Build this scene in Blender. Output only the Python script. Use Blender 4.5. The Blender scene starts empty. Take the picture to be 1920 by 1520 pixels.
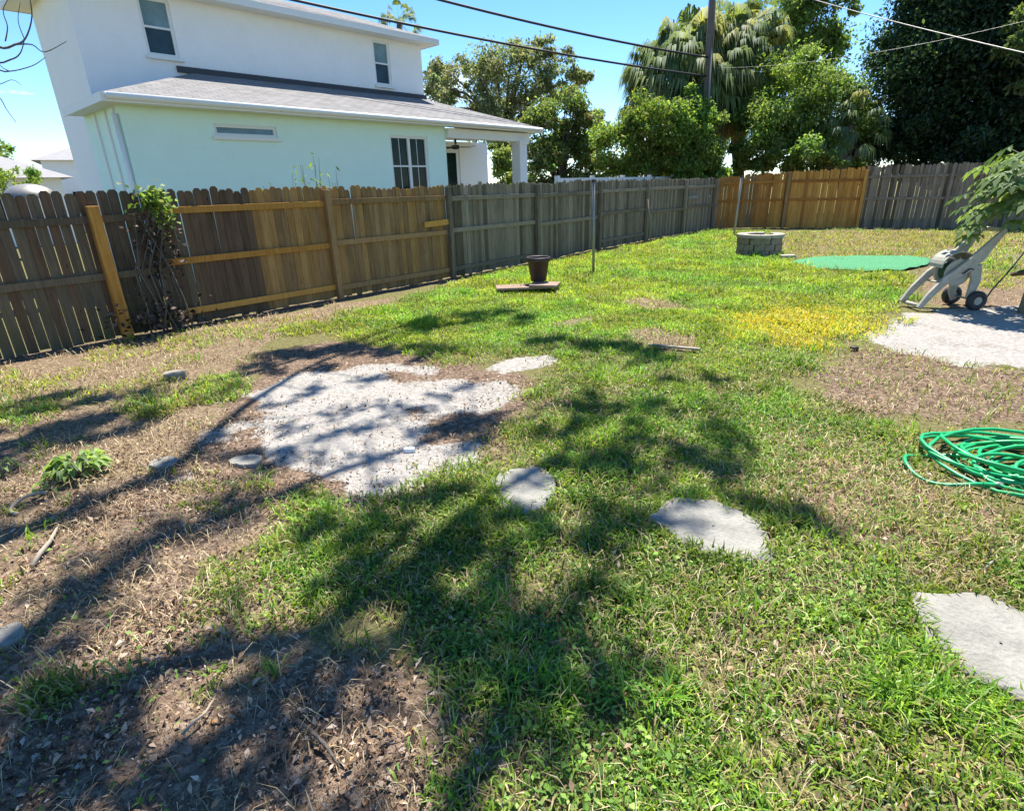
import bpy, math, random
import numpy as np
from mathutils import Vector, Matrix

# ------------------------------------------------------------------ camera, sky, sun, exposure
sc = bpy.context.scene
COL = sc.collection
EYE = Vector((0.0, 0.0, 1.7))
PITCH, ROLL, YAW, FPX = -0.3729, -0.02836, 0.74696, 1048.76     # surveyed from the fence and house lines
PW, PH = 1920, 1520
def cam_axes():
    cy, sy, cp, sp = math.cos(YAW), math.sin(YAW), math.cos(PITCH), math.sin(PITCH)
    fwd = Vector((-sy*cp, cy*cp, sp)); right = Vector((cy, sy, 0)); up = right.cross(fwd)
    cr, sr = math.cos(ROLL), math.sin(ROLL)
    return right*cr + up*sr, -right*sr + up*cr, fwd
RGT, UPV, FWD = cam_axes()
cam_d = bpy.data.cameras.new('camera'); cam = bpy.data.objects.new('camera', cam_d); COL.objects.link(cam)
cam_d.sensor_fit = 'HORIZONTAL'; cam_d.sensor_width = 36.0; cam_d.lens = 36.0*FPX/PW
cam_d.clip_start = 0.05; cam_d.clip_end = 3000
m = Matrix((RGT, UPV, -FWD)).transposed().to_4x4(); m.translation = EYE
cam.matrix_world = m; sc.camera = cam

SUN_EL = math.radians(66); SUN_AZ = Vector((-0.47, 0.88)).normalized()
SUN = Vector((SUN_AZ.x*math.cos(SUN_EL), SUN_AZ.y*math.cos(SUN_EL), math.sin(SUN_EL)))
w = bpy.data.worlds.new('World'); sc.world = w; w.use_nodes = True
nt = w.node_tree; nt.nodes.clear()
out = nt.nodes.new('ShaderNodeOutputWorld'); bg = nt.nodes.new('ShaderNodeBackground')
sky = nt.nodes.new('ShaderNodeTexSky'); sky.sky_type = 'NISHITA'; sky.sun_disc = False
sky.sun_elevation = SUN_EL; sky.sun_rotation = math.atan2(SUN_AZ.x, SUN_AZ.y)
sky.altitude = 0; sky.air_density = 0.75; sky.dust_density = 0.0; sky.ozone_density = 2.5
bg.inputs['Strength'].default_value = 0.15
# a few small fair-weather clouds low in the sky
tc = nt.nodes.new('ShaderNodeTexCoord'); mp = nt.nodes.new('ShaderNodeMapping'); mp.inputs['Scale'].default_value = (1, 1, 3.2)
nz = nt.nodes.new('ShaderNodeTexNoise'); nz.inputs['Scale'].default_value = 5.5; nz.inputs['Detail'].default_value = 9; nz.inputs['Roughness'].default_value = .58
rmp = nt.nodes.new('ShaderNodeMapRange'); rmp.inputs['From Min'].default_value = .60; rmp.inputs['From Max'].default_value = .70
sepw = nt.nodes.new('ShaderNodeSeparateXYZ')
low = nt.nodes.new('ShaderNodeMapRange'); low.inputs['From Min'].default_value = .20; low.inputs['From Max'].default_value = .08
mul = nt.nodes.new('ShaderNodeMath'); mul.operation = 'MULTIPLY'
mixc = nt.nodes.new('ShaderNodeMixRGB'); mixc.inputs['Color2'].default_value = (8.2, 8.6, 9.2, 1)
L = nt.links.new
L(tc.outputs['Generated'], mp.inputs['Vector']); L(mp.outputs['Vector'], nz.inputs['Vector']); L(nz.outputs['Fac'], rmp.inputs['Value'])
L(tc.outputs['Generated'], sepw.inputs['Vector']); L(sepw.outputs['Z'], low.inputs['Value'])
L(rmp.outputs['Result'], mul.inputs[0]); L(low.outputs['Result'], mul.inputs[1]); L(mul.outputs[0], mixc.inputs['Fac'])
hsv = nt.nodes.new('ShaderNodeHueSaturation'); hsv.inputs['Saturation'].default_value = 1.22; hsv.inputs['Value'].default_value = .76
L(sky.outputs['Color'], hsv.inputs['Color']); L(hsv.outputs['Color'], mixc.inputs['Color1']); L(mixc.outputs['Color'], bg.inputs['Color']); L(bg.outputs['Background'], out.inputs['Surface'])
sl = bpy.data.lights.new('sun', 'SUN'); sl.energy = 4.8; sl.angle = math.radians(0.55); sl.color = (1.0, 0.95, 0.86)
so = bpy.data.objects.new('sun', sl); COL.objects.link(so); so.rotation_euler = SUN.to_track_quat('Z', 'Y').to_euler(); so.location = SUN*60
sc.view_settings.view_transform = 'Standard'; sc.view_settings.look = 'None'; sc.view_settings.gamma = 1.0
sc.view_settings.use_curve_mapping = False; sc.view_settings.exposure = 1.25
sc.cycles.max_bounces = 6; sc.cycles.diffuse_bounces = 3; sc.cycles.transmission_bounces = 4; sc.cycles.transparent_max_bounces = 4
sc.cycles.use_denoising = True; sc.cycles.sample_clamp_indirect = 6.0

# ------------------------------------------------------------------ helpers
RNG = np.random.default_rng(7); random.seed(7)
def ray(px, py): return FWD + RGT*((px-PW/2)/FPX) - UPV*((py-PH/2)/FPX)
def ground_pt(px, py, z=0.0):
    d = ray(px, py); t = (z-EYE.z)/d.z; return EYE + d*t
def sight(px, py, dist):
    d = ray(px, py); return EYE + d*(dist/math.hypot(d.x, d.y))
def on_plane(px, py, p0, n):
    d = ray(px, py); n = Vector(n); t = (Vector(p0)-EYE).dot(n)/d.dot(n); return EYE + d*t
def poly_px(pts): return np.array([[ground_pt(*p).x, ground_pt(*p).y] for p in pts])

def _h(ix, iy, seed):
    n = (ix.astype(np.int64)*374761393 + iy.astype(np.int64)*668265263 + seed*1274126177) & 0xffffffff
    n = ((n ^ (n >> 13))*1274126177) & 0xffffffff
    return ((n ^ (n >> 16)) & 0xffff)/65535.0
def vnoise(x, y, seed=0):
    xi, yi = np.floor(x), np.floor(y); fx, fy = x-xi, y-yi
    fx = fx*fx*(3-2*fx); fy = fy*fy*(3-2*fy)
    a = _h(xi, yi, seed); b = _h(xi+1, yi, seed); c = _h(xi, yi+1, seed); d = _h(xi+1, yi+1, seed)
    return (a*(1-fx)+b*fx)*(1-fy) + (c*(1-fx)+d*fx)*fy
def fbm(x, y, seed=0, o=4):
    s, a, t = 0, 1, 0
    for k in range(o):
        s = s + a*vnoise(x*2**k+17.3*k, y*2**k-9.1*k, seed+k); t += a; a *= .5
    return s/t
def sstep(a, b, x):
    t = np.clip((x-a)/(b-a), 0, 1); return t*t*(3-2*t)
def poly_sd(P, x, y):                                            # signed distance, positive inside
    d = np.full(x.shape, 1e9); ins = np.zeros(x.shape, bool); n = len(P)
    for i in range(n):
        a, b = P[i], P[(i+1) % n]; ex, ey = b-a
        t = np.clip(((x-a[0])*ex + (y-a[1])*ey)/(ex*ex+ey*ey+1e-12), 0, 1)
        d = np.minimum(d, np.hypot(x-a[0]-t*ex, y-a[1]-t*ey))
        c = ((a[1] > y) != (b[1] > y)); 
        with np.errstate(divide='ignore', invalid='ignore'):
            c &= x < (b[0]-a[0])*(y-a[1])/(b[1]-a[1]+1e-12) + a[0]
        ins ^= c
    return np.where(ins, d, -d)
def gz(x, y):
    x = np.asarray(x, float); y = np.asarray(y, float)
    far = sstep(30, 45, np.hypot(x, y))
    return (0.07*(fbm(x*.35, y*.35, 3, 3)-.5) + 0.035*(fbm(x*1.9, y*1.9, 9, 3)-.5))*(1-far)
def gzf(x, y): return float(gz(np.array([x]), np.array([y]))[0])

ORG = {}
def tag(o, label=None, cat=None, group=None, kind=None):
    if label: o['label'] = label
    if cat: o['category'] = cat
    if group: o['group'] = group
    if kind: o['kind'] = kind
    return o
def thing(name, loc, label, cat, group=None):
    o = bpy.data.objects.new(name, None); COL.objects.link(o); o.location = loc; o.empty_display_size = .2
    ORG[o.name] = Vector(loc); return tag(o, label, cat, group)

class MB:
    def __init__(s): s.v = []; s.f = []; s.c = []
    def add(s, vs, fs):
        b = len(s.v); s.v += [tuple(v) for v in vs]; s.f += [tuple(i+b for i in f) for f in fs]; return s
    def box(s, lo, hi):
        x0, y0, z0 = lo; x1, y1, z1 = hi
        return s.add([(x0,y0,z0),(x1,y0,z0),(x1,y1,z0),(x0,y1,z0),(x0,y0,z1),(x1,y0,z1),(x1,y1,z1),(x0,y1,z1)],
                     [(0,3,2,1),(4,5,6,7),(0,1,5,4),(1,2,6,5),(2,3,7,6),(3,0,4,7)])
    def obox(s, c, ax, ay, az, sx, sy, sz):                       # oriented box, half sizes
        c, ax, ay, az = Vector(c), Vector(ax), Vector(ay), Vector(az)
        vs = [c+ax*(i*sx)+ay*(j*sy)+az*(k*sz) for k in (-1,1) for i,j in ((-1,-1),(1,-1),(1,1),(-1,1))]
        return s.add(vs, [(0,3,2,1),(4,5,6,7),(0,1,5,4),(1,2,6,5),(2,3,7,6),(3,0,4,7)])
    def bar(s, a, b, wx, wz, up=(0,0,1)):                         # rectangular bar from a to b
        a, b = Vector(a), Vector(b); t = (b-a).normalized(); n = t.cross(Vector(up))
        if n.length < 1e-4: n = t.cross(Vector((1,0,0)))
        n.normalize(); u = n.cross(t)
        return s.obox((a+b)/2, t, n, u, (b-a).length/2, wx/2, wz/2)
    def tube(s, pts, rad, seg=8, caps=True):
        pts = [Vector(p) for p in pts]; n = len(pts)
        rad = rad if hasattr(rad, '__len__') else [rad]*n
        base = len(s.v); prev = None
        for i, p in enumerate(pts):
            t = (pts[min(i+1,n-1)]-pts[max(i-1,0)]).normalized()
            if prev is None:
                u = t.cross(Vector((0,0,1)));  u = t.cross(Vector((1,0,0))) if u.length < 1e-3 else u
            else: u = prev - t*prev.dot(t)
            u.normalize(); prev = u; q = t.cross(u)
            for k in range(seg):
                a = 2*math.pi*k/seg; s.v.append(tuple(p + (u*math.cos(a)+q*math.sin(a))*rad[i]))
        for i in range(n-1):
            for k in range(seg):
                k2 = (k+1) % seg
                s.f.append((base+i*seg+k, base+i*seg+k2, base+(i+1)*seg+k2, base+(i+1)*seg+k))
        if caps:
            s.f.append(tuple(base+k for k in reversed(range(seg)))); s.f.append(tuple(base+(n-1)*seg+k for k in range(seg)))
        return s
    def lathe(s, prof, c=(0,0,0), seg=32):
        base = len(s.v); n = len(prof)
        for r, z in prof:
            for k in range(seg):
                a = 2*math.pi*k/seg; s.v.append((c[0]+r*math.cos(a), c[1]+r*math.sin(a), c[2]+z))
        for i in range(n-1):
            for k in range(seg):
                k2 = (k+1) % seg; s.f.append((base+i*seg+k, base+i*seg+k2, base+(i+1)*seg+k2, base+(i+1)*seg+k))
        return s
    def prism(s, poly, z0, z1):
        n = len(poly)
        return s.add([(p[0],p[1],z0) for p in poly]+[(p[0],p[1],z1) for p in poly],
                     [tuple(reversed(range(n))), tuple(range(n,2*n))]+[(i,(i+1)%n,n+(i+1)%n,n+i) for i in range(n)])
    def mesh(s, name, mat, org=Vector((0,0,0))):
        me = bpy.data.meshes.new(name); me.from_pydata([(v[0]-org.x, v[1]-org.y, v[2]-org.z) for v in s.v], [], s.f)
        me.materials.append(mat); return me
    def build(s, name, mat, parent=None, smooth=False, bevel=0, org=None):
        o0 = ORG.get(parent.name, Vector((0,0,0))) if parent else (Vector(org) if org else Vector((0,0,0)))
        me = s.mesh(name, mat, o0); o = bpy.data.objects.new(name, me); COL.objects.link(o)
        if parent: o.parent = parent
        else: o.location = o0
        ORG[o.name] = o0
        if smooth: me.polygons.foreach_set('use_smooth', [True]*len(me.polygons))
        if bevel:
            b = o.modifiers.new('bevel', 'BEVEL'); b.width = bevel; b.segments = 2; b.limit_method = 'ANGLE'
        return o

def raw_mesh(name, V, quads, tris, colors, mat, parent=None, smooth=False, org=None):
    o0 = ORG.get(parent.name, Vector((0,0,0))) if parent else (Vector(org) if org else Vector((0,0,0)))
    V = np.asarray(V, np.float32) - np.array(o0, np.float32)
    me = bpy.data.meshes.new(name); nq = len(quads); ntr = len(tris)
    me.vertices.add(len(V)); me.vertices.foreach_set('co', V.ravel())
    loops = np.concatenate([np.asarray(quads, np.int32).ravel(), np.asarray(tris, np.int32).ravel()]) if ntr and nq else np.asarray(quads if nq else tris, np.int32).ravel()
    me.loops.add(len(loops)); me.loops.foreach_set('vertex_index', loops)
    me.polygons.add(nq+ntr)
    st = np.concatenate([np.arange(nq)*4, nq*4+np.arange(ntr)*3]).astype(np.int32)
    me.polygons.foreach_set('loop_start', st)
    if smooth: me.polygons.foreach_set('use_smooth', np.ones(nq+ntr, bool))
    if colors is not None:
        at = me.attributes.new('Col', 'FLOAT_COLOR', 'POINT')
        c4 = np.ones((len(V), 4), np.float32); c4[:, :colors.shape[1]] = colors; at.data.foreach_set('color', c4.ravel())
    me.materials.append(mat); me.update(calc_edges=True); me.validate()
    o = bpy.data.objects.new(name, me); COL.objects.link(o)
    if parent: o.parent = parent
    else: o.location = o0
    ORG[o.name] = o0
    return o

# ------------------------------------------------------------------ materials
class NT:
    def __init__(s, name):
        s.m = bpy.data.materials.new(name); s.m.use_nodes = True; s.t = s.m.node_tree; s.t.nodes.clear()
        s.out = s.n('ShaderNodeOutputMaterial')
    def n(s, typ, **kw):
        nd = s.t.nodes.new(typ)
        for k, v in kw.items():
            if k.startswith('i_'): nd.inputs[k[2:].replace('_', ' ')].default_value = v
            else: setattr(nd, k, v)
        return nd
    def l(s, a, b): s.t.links.new(a, b)
    def noise(s, vec, scale, detail=4, rough=.55):
        nd = s.n('ShaderNodeTexNoise'); nd.inputs['Scale'].default_value = scale; nd.inputs['Detail'].default_value = detail; nd.inputs['Roughness'].default_value = rough
        if vec is not None: s.l(vec, nd.inputs['Vector'])
        return nd.outputs['Fac']
    def ramp(s, fac, stops):
        nd = s.n('ShaderNodeValToRGB'); e = nd.color_ramp.elements
        e[0].position, e[0].color = stops[0][0], (*stops[0][1], 1); e[1].position, e[1].color = stops[-1][0], (*stops[-1][1], 1)
        for p, c in stops[1:-1]:
            x = e.new(p); x.color = (*c, 1)
        s.l(fac, nd.inputs['Fac']); return nd.outputs['Color']
    def rng(s, v, a, b, c=0., d=1.):
        nd = s.n('ShaderNodeMapRange'); nd.inputs['From Min'].default_value = a; nd.inputs['From Max'].default_value = b
        nd.inputs['To Min'].default_value = c; nd.inputs['To Max'].default_value = d; s.l(v, nd.inputs['Value']); return nd.outputs['Result']
    def math(s, op, a, b):
        nd = s.n('ShaderNodeMath', operation=op)
        for i, x in enumerate((a, b)):
            if isinstance(x, (int, float)): nd.inputs[i].default_value = x
            else: s.l(x, nd.inputs[i])
        return nd.outputs[0]
    def mix(s, fac, a, b, mode='MIX'):
        nd = s.n('ShaderNodeMixRGB', blend_type=mode)
        for k, x in (('Fac', fac), ('Color1', a), ('Color2', b)):
            if isinstance(x, (int, float)): nd.inputs[k].default_value = x
            elif isinstance(x, tuple): nd.inputs[k].default_value = (*x, 1)
            else: s.l(x, nd.inputs[k])
        return nd.outputs['Color']
    def bsdf(s, col, rough=.8, spec=.3, bump=None, bstr=.3, bdist=.01, metal=0):
        b = s.n('ShaderNodeBsdfPrincipled'); b.inputs['Roughness'].default_value = rough; b.inputs['Specular IOR Level'].default_value = spec
        b.inputs['Metallic'].default_value = metal
        if isinstance(col, tuple): b.inputs['Base Color'].default_value = (*col, 1)
        else: s.l(col, b.inputs['Base Color'])
        if bump is not None:
            bp = s.n('ShaderNodeBump'); bp.inputs['Strength'].default_value = bstr; bp.inputs['Distance'].default_value = bdist
            s.l(bump, bp.inputs['Height']); s.l(bp.outputs['Normal'], b.inputs['Normal'])
        s.l(b.outputs['BSDF'], s.out.inputs['Surface']); return s.m
def simple(name, col, rough=.7, spec=.3, var=.25, scale=8, bump=.2, metal=0, bd=.004):
    t = NT(name); c = t.n('ShaderNodeTexCoord').outputs['Object']; n = t.noise(c, scale, 5, .6); n2 = t.noise(c, scale*7, 3)
    k = t.math('ADD', t.math('MULTIPLY', n, .65), t.math('MULTIPLY', n2, .35))
    colr = t.ramp(k, [(.25, tuple(x*(1-var) for x in col)), (.75, tuple(min(1, x*(1+var)) for x in col))])
    return t.bsdf(colr, rough, spec, n2, bump, bd, metal)
def leaf_mat(name, trans=.35, rough=.5, gloss=.06):
    t = NT(name); a = t.n('ShaderNodeAttribute', attribute_name='Col')
    d = t.n('ShaderNodeBsdfDiffuse'); tr = t.n('ShaderNodeBsdfTranslucent'); g = t.n('ShaderNodeBsdfGlossy'); g.inputs['Roughness'].default_value = rough
    g.inputs['Color'].default_value = (.9, .95, 1, 1)
    t.l(a.outputs['Color'], d.inputs['Color'])
    tcol = t.mix(.75, a.outputs['Color'], t.mix(1.0, a.outputs['Color'], (1.25, 1.25, .55), 'MULTIPLY')); t.l(tcol, tr.inputs['Color'])
    m1 = t.n('ShaderNodeMixShader'); m1.inputs[0].default_value = trans; t.l(d.outputs[0], m1.inputs[1]); t.l(tr.outputs[0], m1.inputs[2])
    m2 = t.n('ShaderNodeMixShader'); m2.inputs[0].default_value = gloss; t.l(m1.outputs[0], m2.inputs[1]); t.l(g.outputs[0], m2.inputs[2])
    t.l(m2.outputs[0], t.out.inputs['Surface']); return t.m
def wood_mat(name, lo, hi, algae=0., warm=None):
    t = NT(name); tcn = t.n('ShaderNodeTexCoord'); oi = t.n('ShaderNodeObjectInfo')
    vm = t.n('ShaderNodeVectorMath', operation='ADD'); t.l(tcn.outputs['Object'], vm.inputs[0])
    cx = t.n('ShaderNodeCombineXYZ'); r = oi.outputs['Random']; t.l(t.math('MULTIPLY', r, 37.), cx.inputs[0]); t.l(t.math('MULTIPLY', r, 91.), cx.inputs[2]); t.l(cx.outputs[0], vm.inputs[1])
    mp = t.n('ShaderNodeMapping'); mp.inputs['Scale'].default_value = (22, 22, 1.3); t.l(vm.outputs[0], mp.inputs['Vector'])
    g = t.noise(mp.outputs['Vector'], 2.2, 6, .62)
    blot = t.noise(vm.outputs[0], 2.3, 4, .6)
    k = t.math('ADD', t.math('MULTIPLY', g, .55), t.math('ADD', t.math('MULTIPLY', blot, .3), t.math('MULTIPLY', r, .20)))
    c = t.ramp(k, [(.30, lo), (.53, tuple((a+b)/2 for a, b in zip(lo, hi))), (.76, hi)])
    if warm: c = t.mix(t.rng(r, .3, .9, 0, .7), c, t.ramp(k, [(.3, warm[0]), (.85, warm[1])]))
    if algae:
        sp = t.n('ShaderNodeSeparateXYZ'); t.l(tcn.outputs['Object'], sp.inputs[0])
        hgt = t.rng(sp.outputs['Z'], .95, .1); am = t.math('MULTIPLY', t.rng(blot, .42, .68), t.math('MULTIPLY', hgt, algae))
        c = t.mix(am, c, (.075, .075, .022))
    knots = t.n('ShaderNodeTexVoronoi'); knots.inputs['Scale'].default_value = 5; mpk = t.n('ShaderNodeMapping'); mpk.inputs['Scale'].default_value = (1.6, 1.6, .6); t.l(vm.outputs[0], mpk.inputs['Vector']); t.l(mpk.outputs['Vector'], knots.inputs['Vector'])
    c = t.mix(t.rng(knots.outputs['Distance'], .10, .05, 0, .6), c, tuple(x*.35 for x in lo))
    return t.bsdf(c, .85, .15, g, .5, .004)

M = {}
M['grass'] = leaf_mat('grass_blades', .42, .5, .025)
M['leaf'] = leaf_mat('tree_leaves', .52, .55, .02)
M['weed'] = leaf_mat('weed_leaves', .3, .7, .015)
M['litter'] = leaf_mat('dead_leaves', .08, .6, .02)
M['gray_wood'] = wood_mat('weathered_grey_wood', (.080, .064, .046), (.36, .295, .215), .45)
M['old_wood'] = wood_mat('old_dark_wood', (.046, .036, .026), (.205, .155, .10), .8)
M['brown_wood'] = wood_mat('brown_wood', (.12, .066, .028), (.42, .255, .115), .2)
M['gold_wood'] = wood_mat('new_golden_wood', (.27, .115, .024), (.66, .345, .082), .0)
M['dark_wood'] = wood_mat('dark_brown_wood', (.044, .029, .019), (.18, .112, .068), .3)
M['tan_wood'] = wood_mat('tan_brown_wood', (.17, .088, .03), (.47, .27, .10), .1)
M['rust_wood'] = wood_mat('red_brown_wood', (.17, .062, .016), (.50, .225, .055), .1)
M['white_wall'] = simple('white_stucco', (.83, .83, .82), .9, .2, .05, 2.2, .5, 0, .006)
M['green_cast_wall'] = simple('green_cast_stucco', (.67, .87, .79), .9, .2, .05, 2.2, .5, 0, .006)  # green bounce light put into the colour of the white ground floor stucco
M['white_trim'] = simple('white_trim', (.74, .75, .73), .6, .3, .03, 5, .05)
M['joint_dark'] = simple('dark_strip', (.045, .047, .055), .6, .4, .2, 6, .1)
M['steel'] = simple('galvanised_steel', (.26, .25, .23), .5, .5, .25, 14, .2, .5)
M['bark'] = simple('grey_bark', (.13, .11, .09), .95, .1, .45, 9, .9, 0, .02)
M['palm_bark'] = simple('palm_bark', (.17, .14, .11), .95, .1, .4, 6, .9, 0, .03)
M['pole_wood'] = simple('utility_pole_wood', (.14, .115, .095), .9, .1, .3, 5, .5)
M['wire'] = simple('black_wire', (.03, .03, .034), .6, .3, .1)
M['stone'] = simple('pale_flagstone', (.25, .24, .21), .95, .1, .40, 7, 1.0, 0, .012)
M['block'] = simple('grey_block', (.22, .18, .13), .95, .1, .55, 7, .8, 0, .012)
M['block_cap'] = simple('pale_cap_block', (.38, .33, .26), .95, .1, .2, 7, .5, 0, .008)
M['pot'] = simple('dark_brown_plastic', (.045, .026, .022), .5, .4, .2, 6, .05)
M['soil'] = simple('potting_soil', (.05, .035, .025), 1, .05, .5, 40, 1, 0, .02)
M['paver'] = simple('reddish_board', (.28, .20, .155), .9, .1, .25, 9, .4)
M['reel'] = simple('grey_plastic', (.40, .38, .315), .8, .2, .35, 9, .3)
M['reel_dark'] = simple('dark_plastic', (.035, .035, .035), .5, .35, .2, 6, .1)
M['hose'] = simple('green_hose', (.012, .36, .115), .38, .5, .18, 12, .05)
M['hose_dark'] = simple('dark_green_hose', (.02, .07, .035), .45, .4, .2, 12, .05)
M['mat'] = simple('green_turf_mat', (.085, .27, .13), .9, .1, .6, 30, .9, 0, .01)
M['papaya_bark'] = simple('grey_green_stem', (.22, .21, .15), .9, .1, .3, 14, .5)
M['grey_roof'] = simple('grey_roof', (.30, .29, .29), .95, .1, .15, 5, .3)
M['debris'] = simple('pale_debris', (.30, .26, .20), .9, .1, .25, 9, .4)

def glass_mat(name, col, rough=.06):
    t = NT(name); c = t.n('ShaderNodeTexCoord').outputs['Object']; n = t.noise(c, 2.2, 4, .6)
    return t.bsdf(t.ramp(n, [(.3, tuple(x*.7 for x in col)), (.7, tuple(x*1.35 for x in col))]), rough, .12)
M['glass_up'] = glass_mat('window_glass_pale', (.16, .25, .29))  # paler blue-grey pane colour
M['glass_low'] = glass_mat('window_glass_screened', (.035, .065, .085), .12)
M['glass_dark'] = glass_mat('window_glass_dark', (.010, .026, .023))

def shingles():
    t = NT('grey_shingles'); sp = t.n('ShaderNodeSeparateXYZ'); t.l(t.n('ShaderNodeTexCoord').outputs['Object'], sp.inputs[0])
    cx = t.n('ShaderNodeCombineXYZ'); t.l(sp.outputs['Y'], cx.inputs[0]); t.l(sp.outputs['X'], cx.inputs[1])
    b = t.n('ShaderNodeTexBrick'); b.inputs['Scale'].default_value = 1; b.inputs['Brick Width'].default_value = .30; b.inputs['Row Height'].default_value = .145
    b.inputs['Mortar Size'].default_value = .008; b.inputs['Color1'].default_value = (.185, .18, .176, 1); b.inputs['Color2'].default_value = (.265, .255, .248, 1); b.inputs['Mortar'].default_value = (.07, .065, .065, 1)
    t.l(cx.outputs[0], b.inputs['Vector'])
    n = t.noise(cx.outputs[0], 3, 5); c = t.mix(.35, b.outputs['Color'], t.ramp(n, [(.3, (.155, .15, .148)), (.7, (.275, .265, .258))]))
    return t.bsdf(c, .95, .1, b.outputs['Fac'], .6, .012)
M['shingle'] = shingles()

def ground_mat():
    t = NT('yard_ground'); P = t.n('ShaderNodeNewGeometry').outputs['Position']
    a = t.n('ShaderNodeAttribute', attribute_name='Col'); sp = t.n('ShaderNodeSeparateColor'); t.l(a.outputs['Color'], sp.inputs[0])
    n1 = t.noise(P, 3.1, 6, .62); n2 = t.noise(P, 23, 5, .65); n3 = t.noise(P, 110, 3, .6); n4 = t.noise(P, 55, 4, .7)
    vo = t.n('ShaderNodeTexVoronoi'); vo.inputs['Scale'].default_value = 46; t.l(P, vo.inputs['Vector'])
    vs = t.n('ShaderNodeSeparateColor'); t.l(vo.outputs['Color'], vs.inputs[0]); chip = vs.outputs[0]
    k = t.math('ADD', t.math('MULTIPLY', n2, .5), t.math('MULTIPLY', n3, .5))
    soil = t.ramp(k, [(.3, (.06, .055, .026)), (.5, (.17, .155, .065)), (.72, (.33, .30, .14))])
    mulch = t.mix(.55, t.ramp(chip, [(0, (.045, .031, .022)), (.45, (.17, .115, .078)), (.8, (.32, .225, .16)), (1, (.50, .38, .29))]), t.ramp(k, [(.35, (.06, .042, .03)), (.7, (.38, .27, .19))]))
    straw = t.mix(.45, t.ramp(k, [(.28, (.08, .056, .035)), (.5, (.23, .17, .105)), (.75, (.44, .345, .235))]), t.ramp(chip, [(0, (.07, .045, .03)), (.5, (.22, .155, .095)), (1, (.42, .32, .23))]))
    spk = t.math('MAXIMUM', t.rng(n4, .53, .66), t.math('MULTIPLY', t.rng(n1, .50, .62), .55))
    sand = t.mix(t.math('MULTIPLY', spk, .38), t.ramp(t.math('ADD', t.math('MULTIPLY', n1, .45), t.math('MULTIPLY', n2, .55)), [(.3, (.20, .17, .145)), (.48, (.40, .37, .33)), (.68, (.56, .535, .50))]), (.11, .085, .065))
    def edge(mask, amt=.5):                                       # break the edge of a mask up with noise
        return t.rng(t.math('ADD', mask, t.math('MULTIPLY', t.math('SUBTRACT', t.math('ADD', t.math('MULTIPLY', n2, .6), t.math('MULTIPLY', n1, .4)), .5), amt*2)), .38, .62)
    c = t.mix(edge(sp.outputs['Blue']), soil, straw)
    c = t.mix(edge(sp.outputs['Green'], .6), c, mulch)
    c = t.mix(edge(sp.outputs['Red'], .85), c, sand)
    bump = t.math('ADD', t.math('MULTIPLY', n2, .6), t.math('ADD', t.math('MULTIPLY', n3, .25), t.math('MULTIPLY', chip, .25)))
    return t.bsdf(c, 1.0, .05, bump, 1.0, .05)
M['ground'] = ground_mat()

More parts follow.
